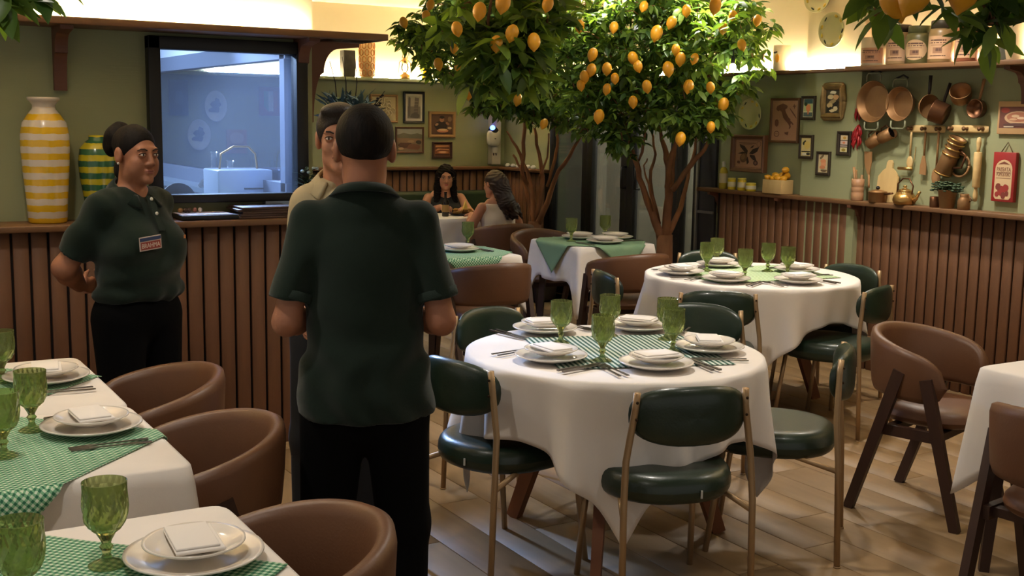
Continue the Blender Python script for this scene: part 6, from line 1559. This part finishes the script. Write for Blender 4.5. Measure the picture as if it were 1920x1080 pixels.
for i,px in enumerate((338,347,354,365,375)):
    p=ony(px,378,5.60);c=((150,110,70),(70,50,42),(70,50,42),(150,100,90),(200,190,180))[i]
    b=B();b.ell((0,0,.012),(.013-.0015*i*.5,.013-.0015*i*.5,.012),14,10);o=b.ob('bead',P('bead %s'%(c,),c,.15),None,(p.x,5.60,ZC_+.026));tag(o,'%s polished bead from the left on the tray'%('first brown','second dark','third dark','fourth pink','fifth white')[i],'bead','beads on the counter tray')
p=ony(492,390,5.56)
for i in range(5):
    b=B();b.rbox((0,0,.0055),(.29-.004*i,.21,.011),.002,0);b.rbox((.002,.002,.0055),(.286-.004*i,.206,.007),.001,1)
    o=b.ob('menu_folder',[P('folder brown',(70,48,36),.5),P('folder paper',(190,160,120),.7)],None,(p.x+.01*((i*7)%3-1),5.56+.004*(i%2),ZC_+.0112*i),.03*((i*5)%3-1));tag(o,('bottom','second','middle','fourth','top')[i]+' brown menu folder in the stack beside the tray','menu','menu folders on the counter')
p=ony(440,398,5.53);b=B();b.rbox((0,0,.006),(.05,.09,.012),.003);b.rbox((.004,.01,.016),(.045,.07,.008),.002);o=b.ob('folded_cloth',P('grey cloth',(150,146,150),.8),None,(p.x,5.52,ZC_));tag(o,'small grey folded cloth between the tray and the menu stack','cloth')
# ------------------------------------------------------------------ seen through the service window
BLUEY=P('frosty steel',(150,170,200),.35,.3)
b=B();b.rbox((1.1,6.6,.55),(2.0,1.1,1.10),.01);ct=b.ob('kitchen_counter',P('steel counter',(150,158,168),.3,.6));tag(ct,'steel kitchen counter behind the service window','counter')
p=ony(515,330,6.25);t=thing('coffee_machine','boxy steel machine with dark vent slots behind the service window','machine',(min(p.x+.03,1.98),6.25,1.075))
b=B();b.rbox((0,0,.13),(.30,.28,.26),.01);b.ob('housing',P('machine steel',(190,200,216),.35,.3),t)
b=B();b.tube([(-.10,0,.26),(-.09,0,.34),(-.02,0,.38),(.06,0,.38),(.10,0,.34),(.11,0,.26)],.006,8);b.ob('rail',BRS,t)
for k in range(5):
    b=B();b.box((.06,-.142,.06+.025*k),(.14,.008,.008));b.ob('slot',BLACK,t)
for i,(px,X_,h) in enumerate(((402,2.02,.20),(432,2.02,.16))):
    p=onx(px,335,X_);t=thing('glass_decanter','clear glass decanter on the inner window sill, '+('left one' if i==0 else 'right one near the machine'),'decanter',(X_,p.y,1.20))
    b=B();b.lathe([(.085,0),(.095,.012),(.075,.045),(.022,.075),(.016,.10),(.018,h),(.024,h+.01)],24,cap=False);b.ob('glass_body',glass('decanter glass',(.86,.9,.95),.02,.08),t)
p=ony(333,365,5.95);t=thing('round_tray','black round tray standing on edge inside the service window','tray',(p.x,5.95,1.10))
b=B();b.lathe([(.001,0),(.085,0),(.09,.006),(.09,.018),(.085,.02),(.001,.012)],36,0,True,Matrix.Translation((0,0,.09))@Matrix.Rotation(PI/2,4,'X'));b.ob('dish',P('black lacquer',(30,34,42),.4),t)
# what hangs on the far wall behind it
for (px,py,wd,ht,lab) in((403,199,42,58,'upper'),(372,253,44,58,'lower')):
    t=wthing('wall_plate','blue painted plate on the far wall seen through the service window, the %s one'%lab,'plate','B',px,py,.004)
    w,h=wsize('B',px-wd/2,py-ht/2,px+wd/2,py+ht/2);Q=Matrix.Diagonal((w/2,h/2,1,1))
    b=B();b.lathe([(.6,.004),(.98,.024),(1,.028),(.96,.03),(.75,.014),(.001,.010)],32,0,True,Q);b.ob('dish',P('pale china',(214,206,192),.25),t)
    b=B()
    for k,(x,y,rx,ry) in enumerate(((0,.1,.45,.25),(-.1,-.25,.5,.18),(.15,.3,.2,.25),(.1,-.05,.25,.12))):b.flat([(a*w/2,c*h/2) for a,c in blob(x,y,rx,ry,12,0,.2,k)],.0165+.0008*k,0)
    o=b.ob('painting',P('plate blue',(64,76,120),.4),t);o['kind']='stuff'
picture('flag_print','magenta print with a green white and red shield seen through the service window','picture','B',(485,163,528,217),None,0,.02,(150,56,90),[((40,110,80),[(-.6,.7),(-.2,.7),(-.2,-.75),(-.6,-.3)]),((214,206,200),rect(0,0,.4,1.4)),((170,50,60),[(.2,.7),(.6,.7),(.6,-.3),(.2,-.75)])])
picture('dark_print','dark blue print at the left of the inner window','picture','B',(317,150,352,217),None,0,.02,(60,76,110),[((84,100,130),blob(0,0,.5,.4,12,0,.2,3))])
picture('arch_print','orange arched print seen through the service window','picture','B',(424,243,462,288),None,0,.02,(170,120,96),[((196,150,120),blob(0,.3,.7,.5)),((120,80,66),rect(0,-.3,1.4,.12)),((120,80,66),rect(0,-.6,1.2,.10))])
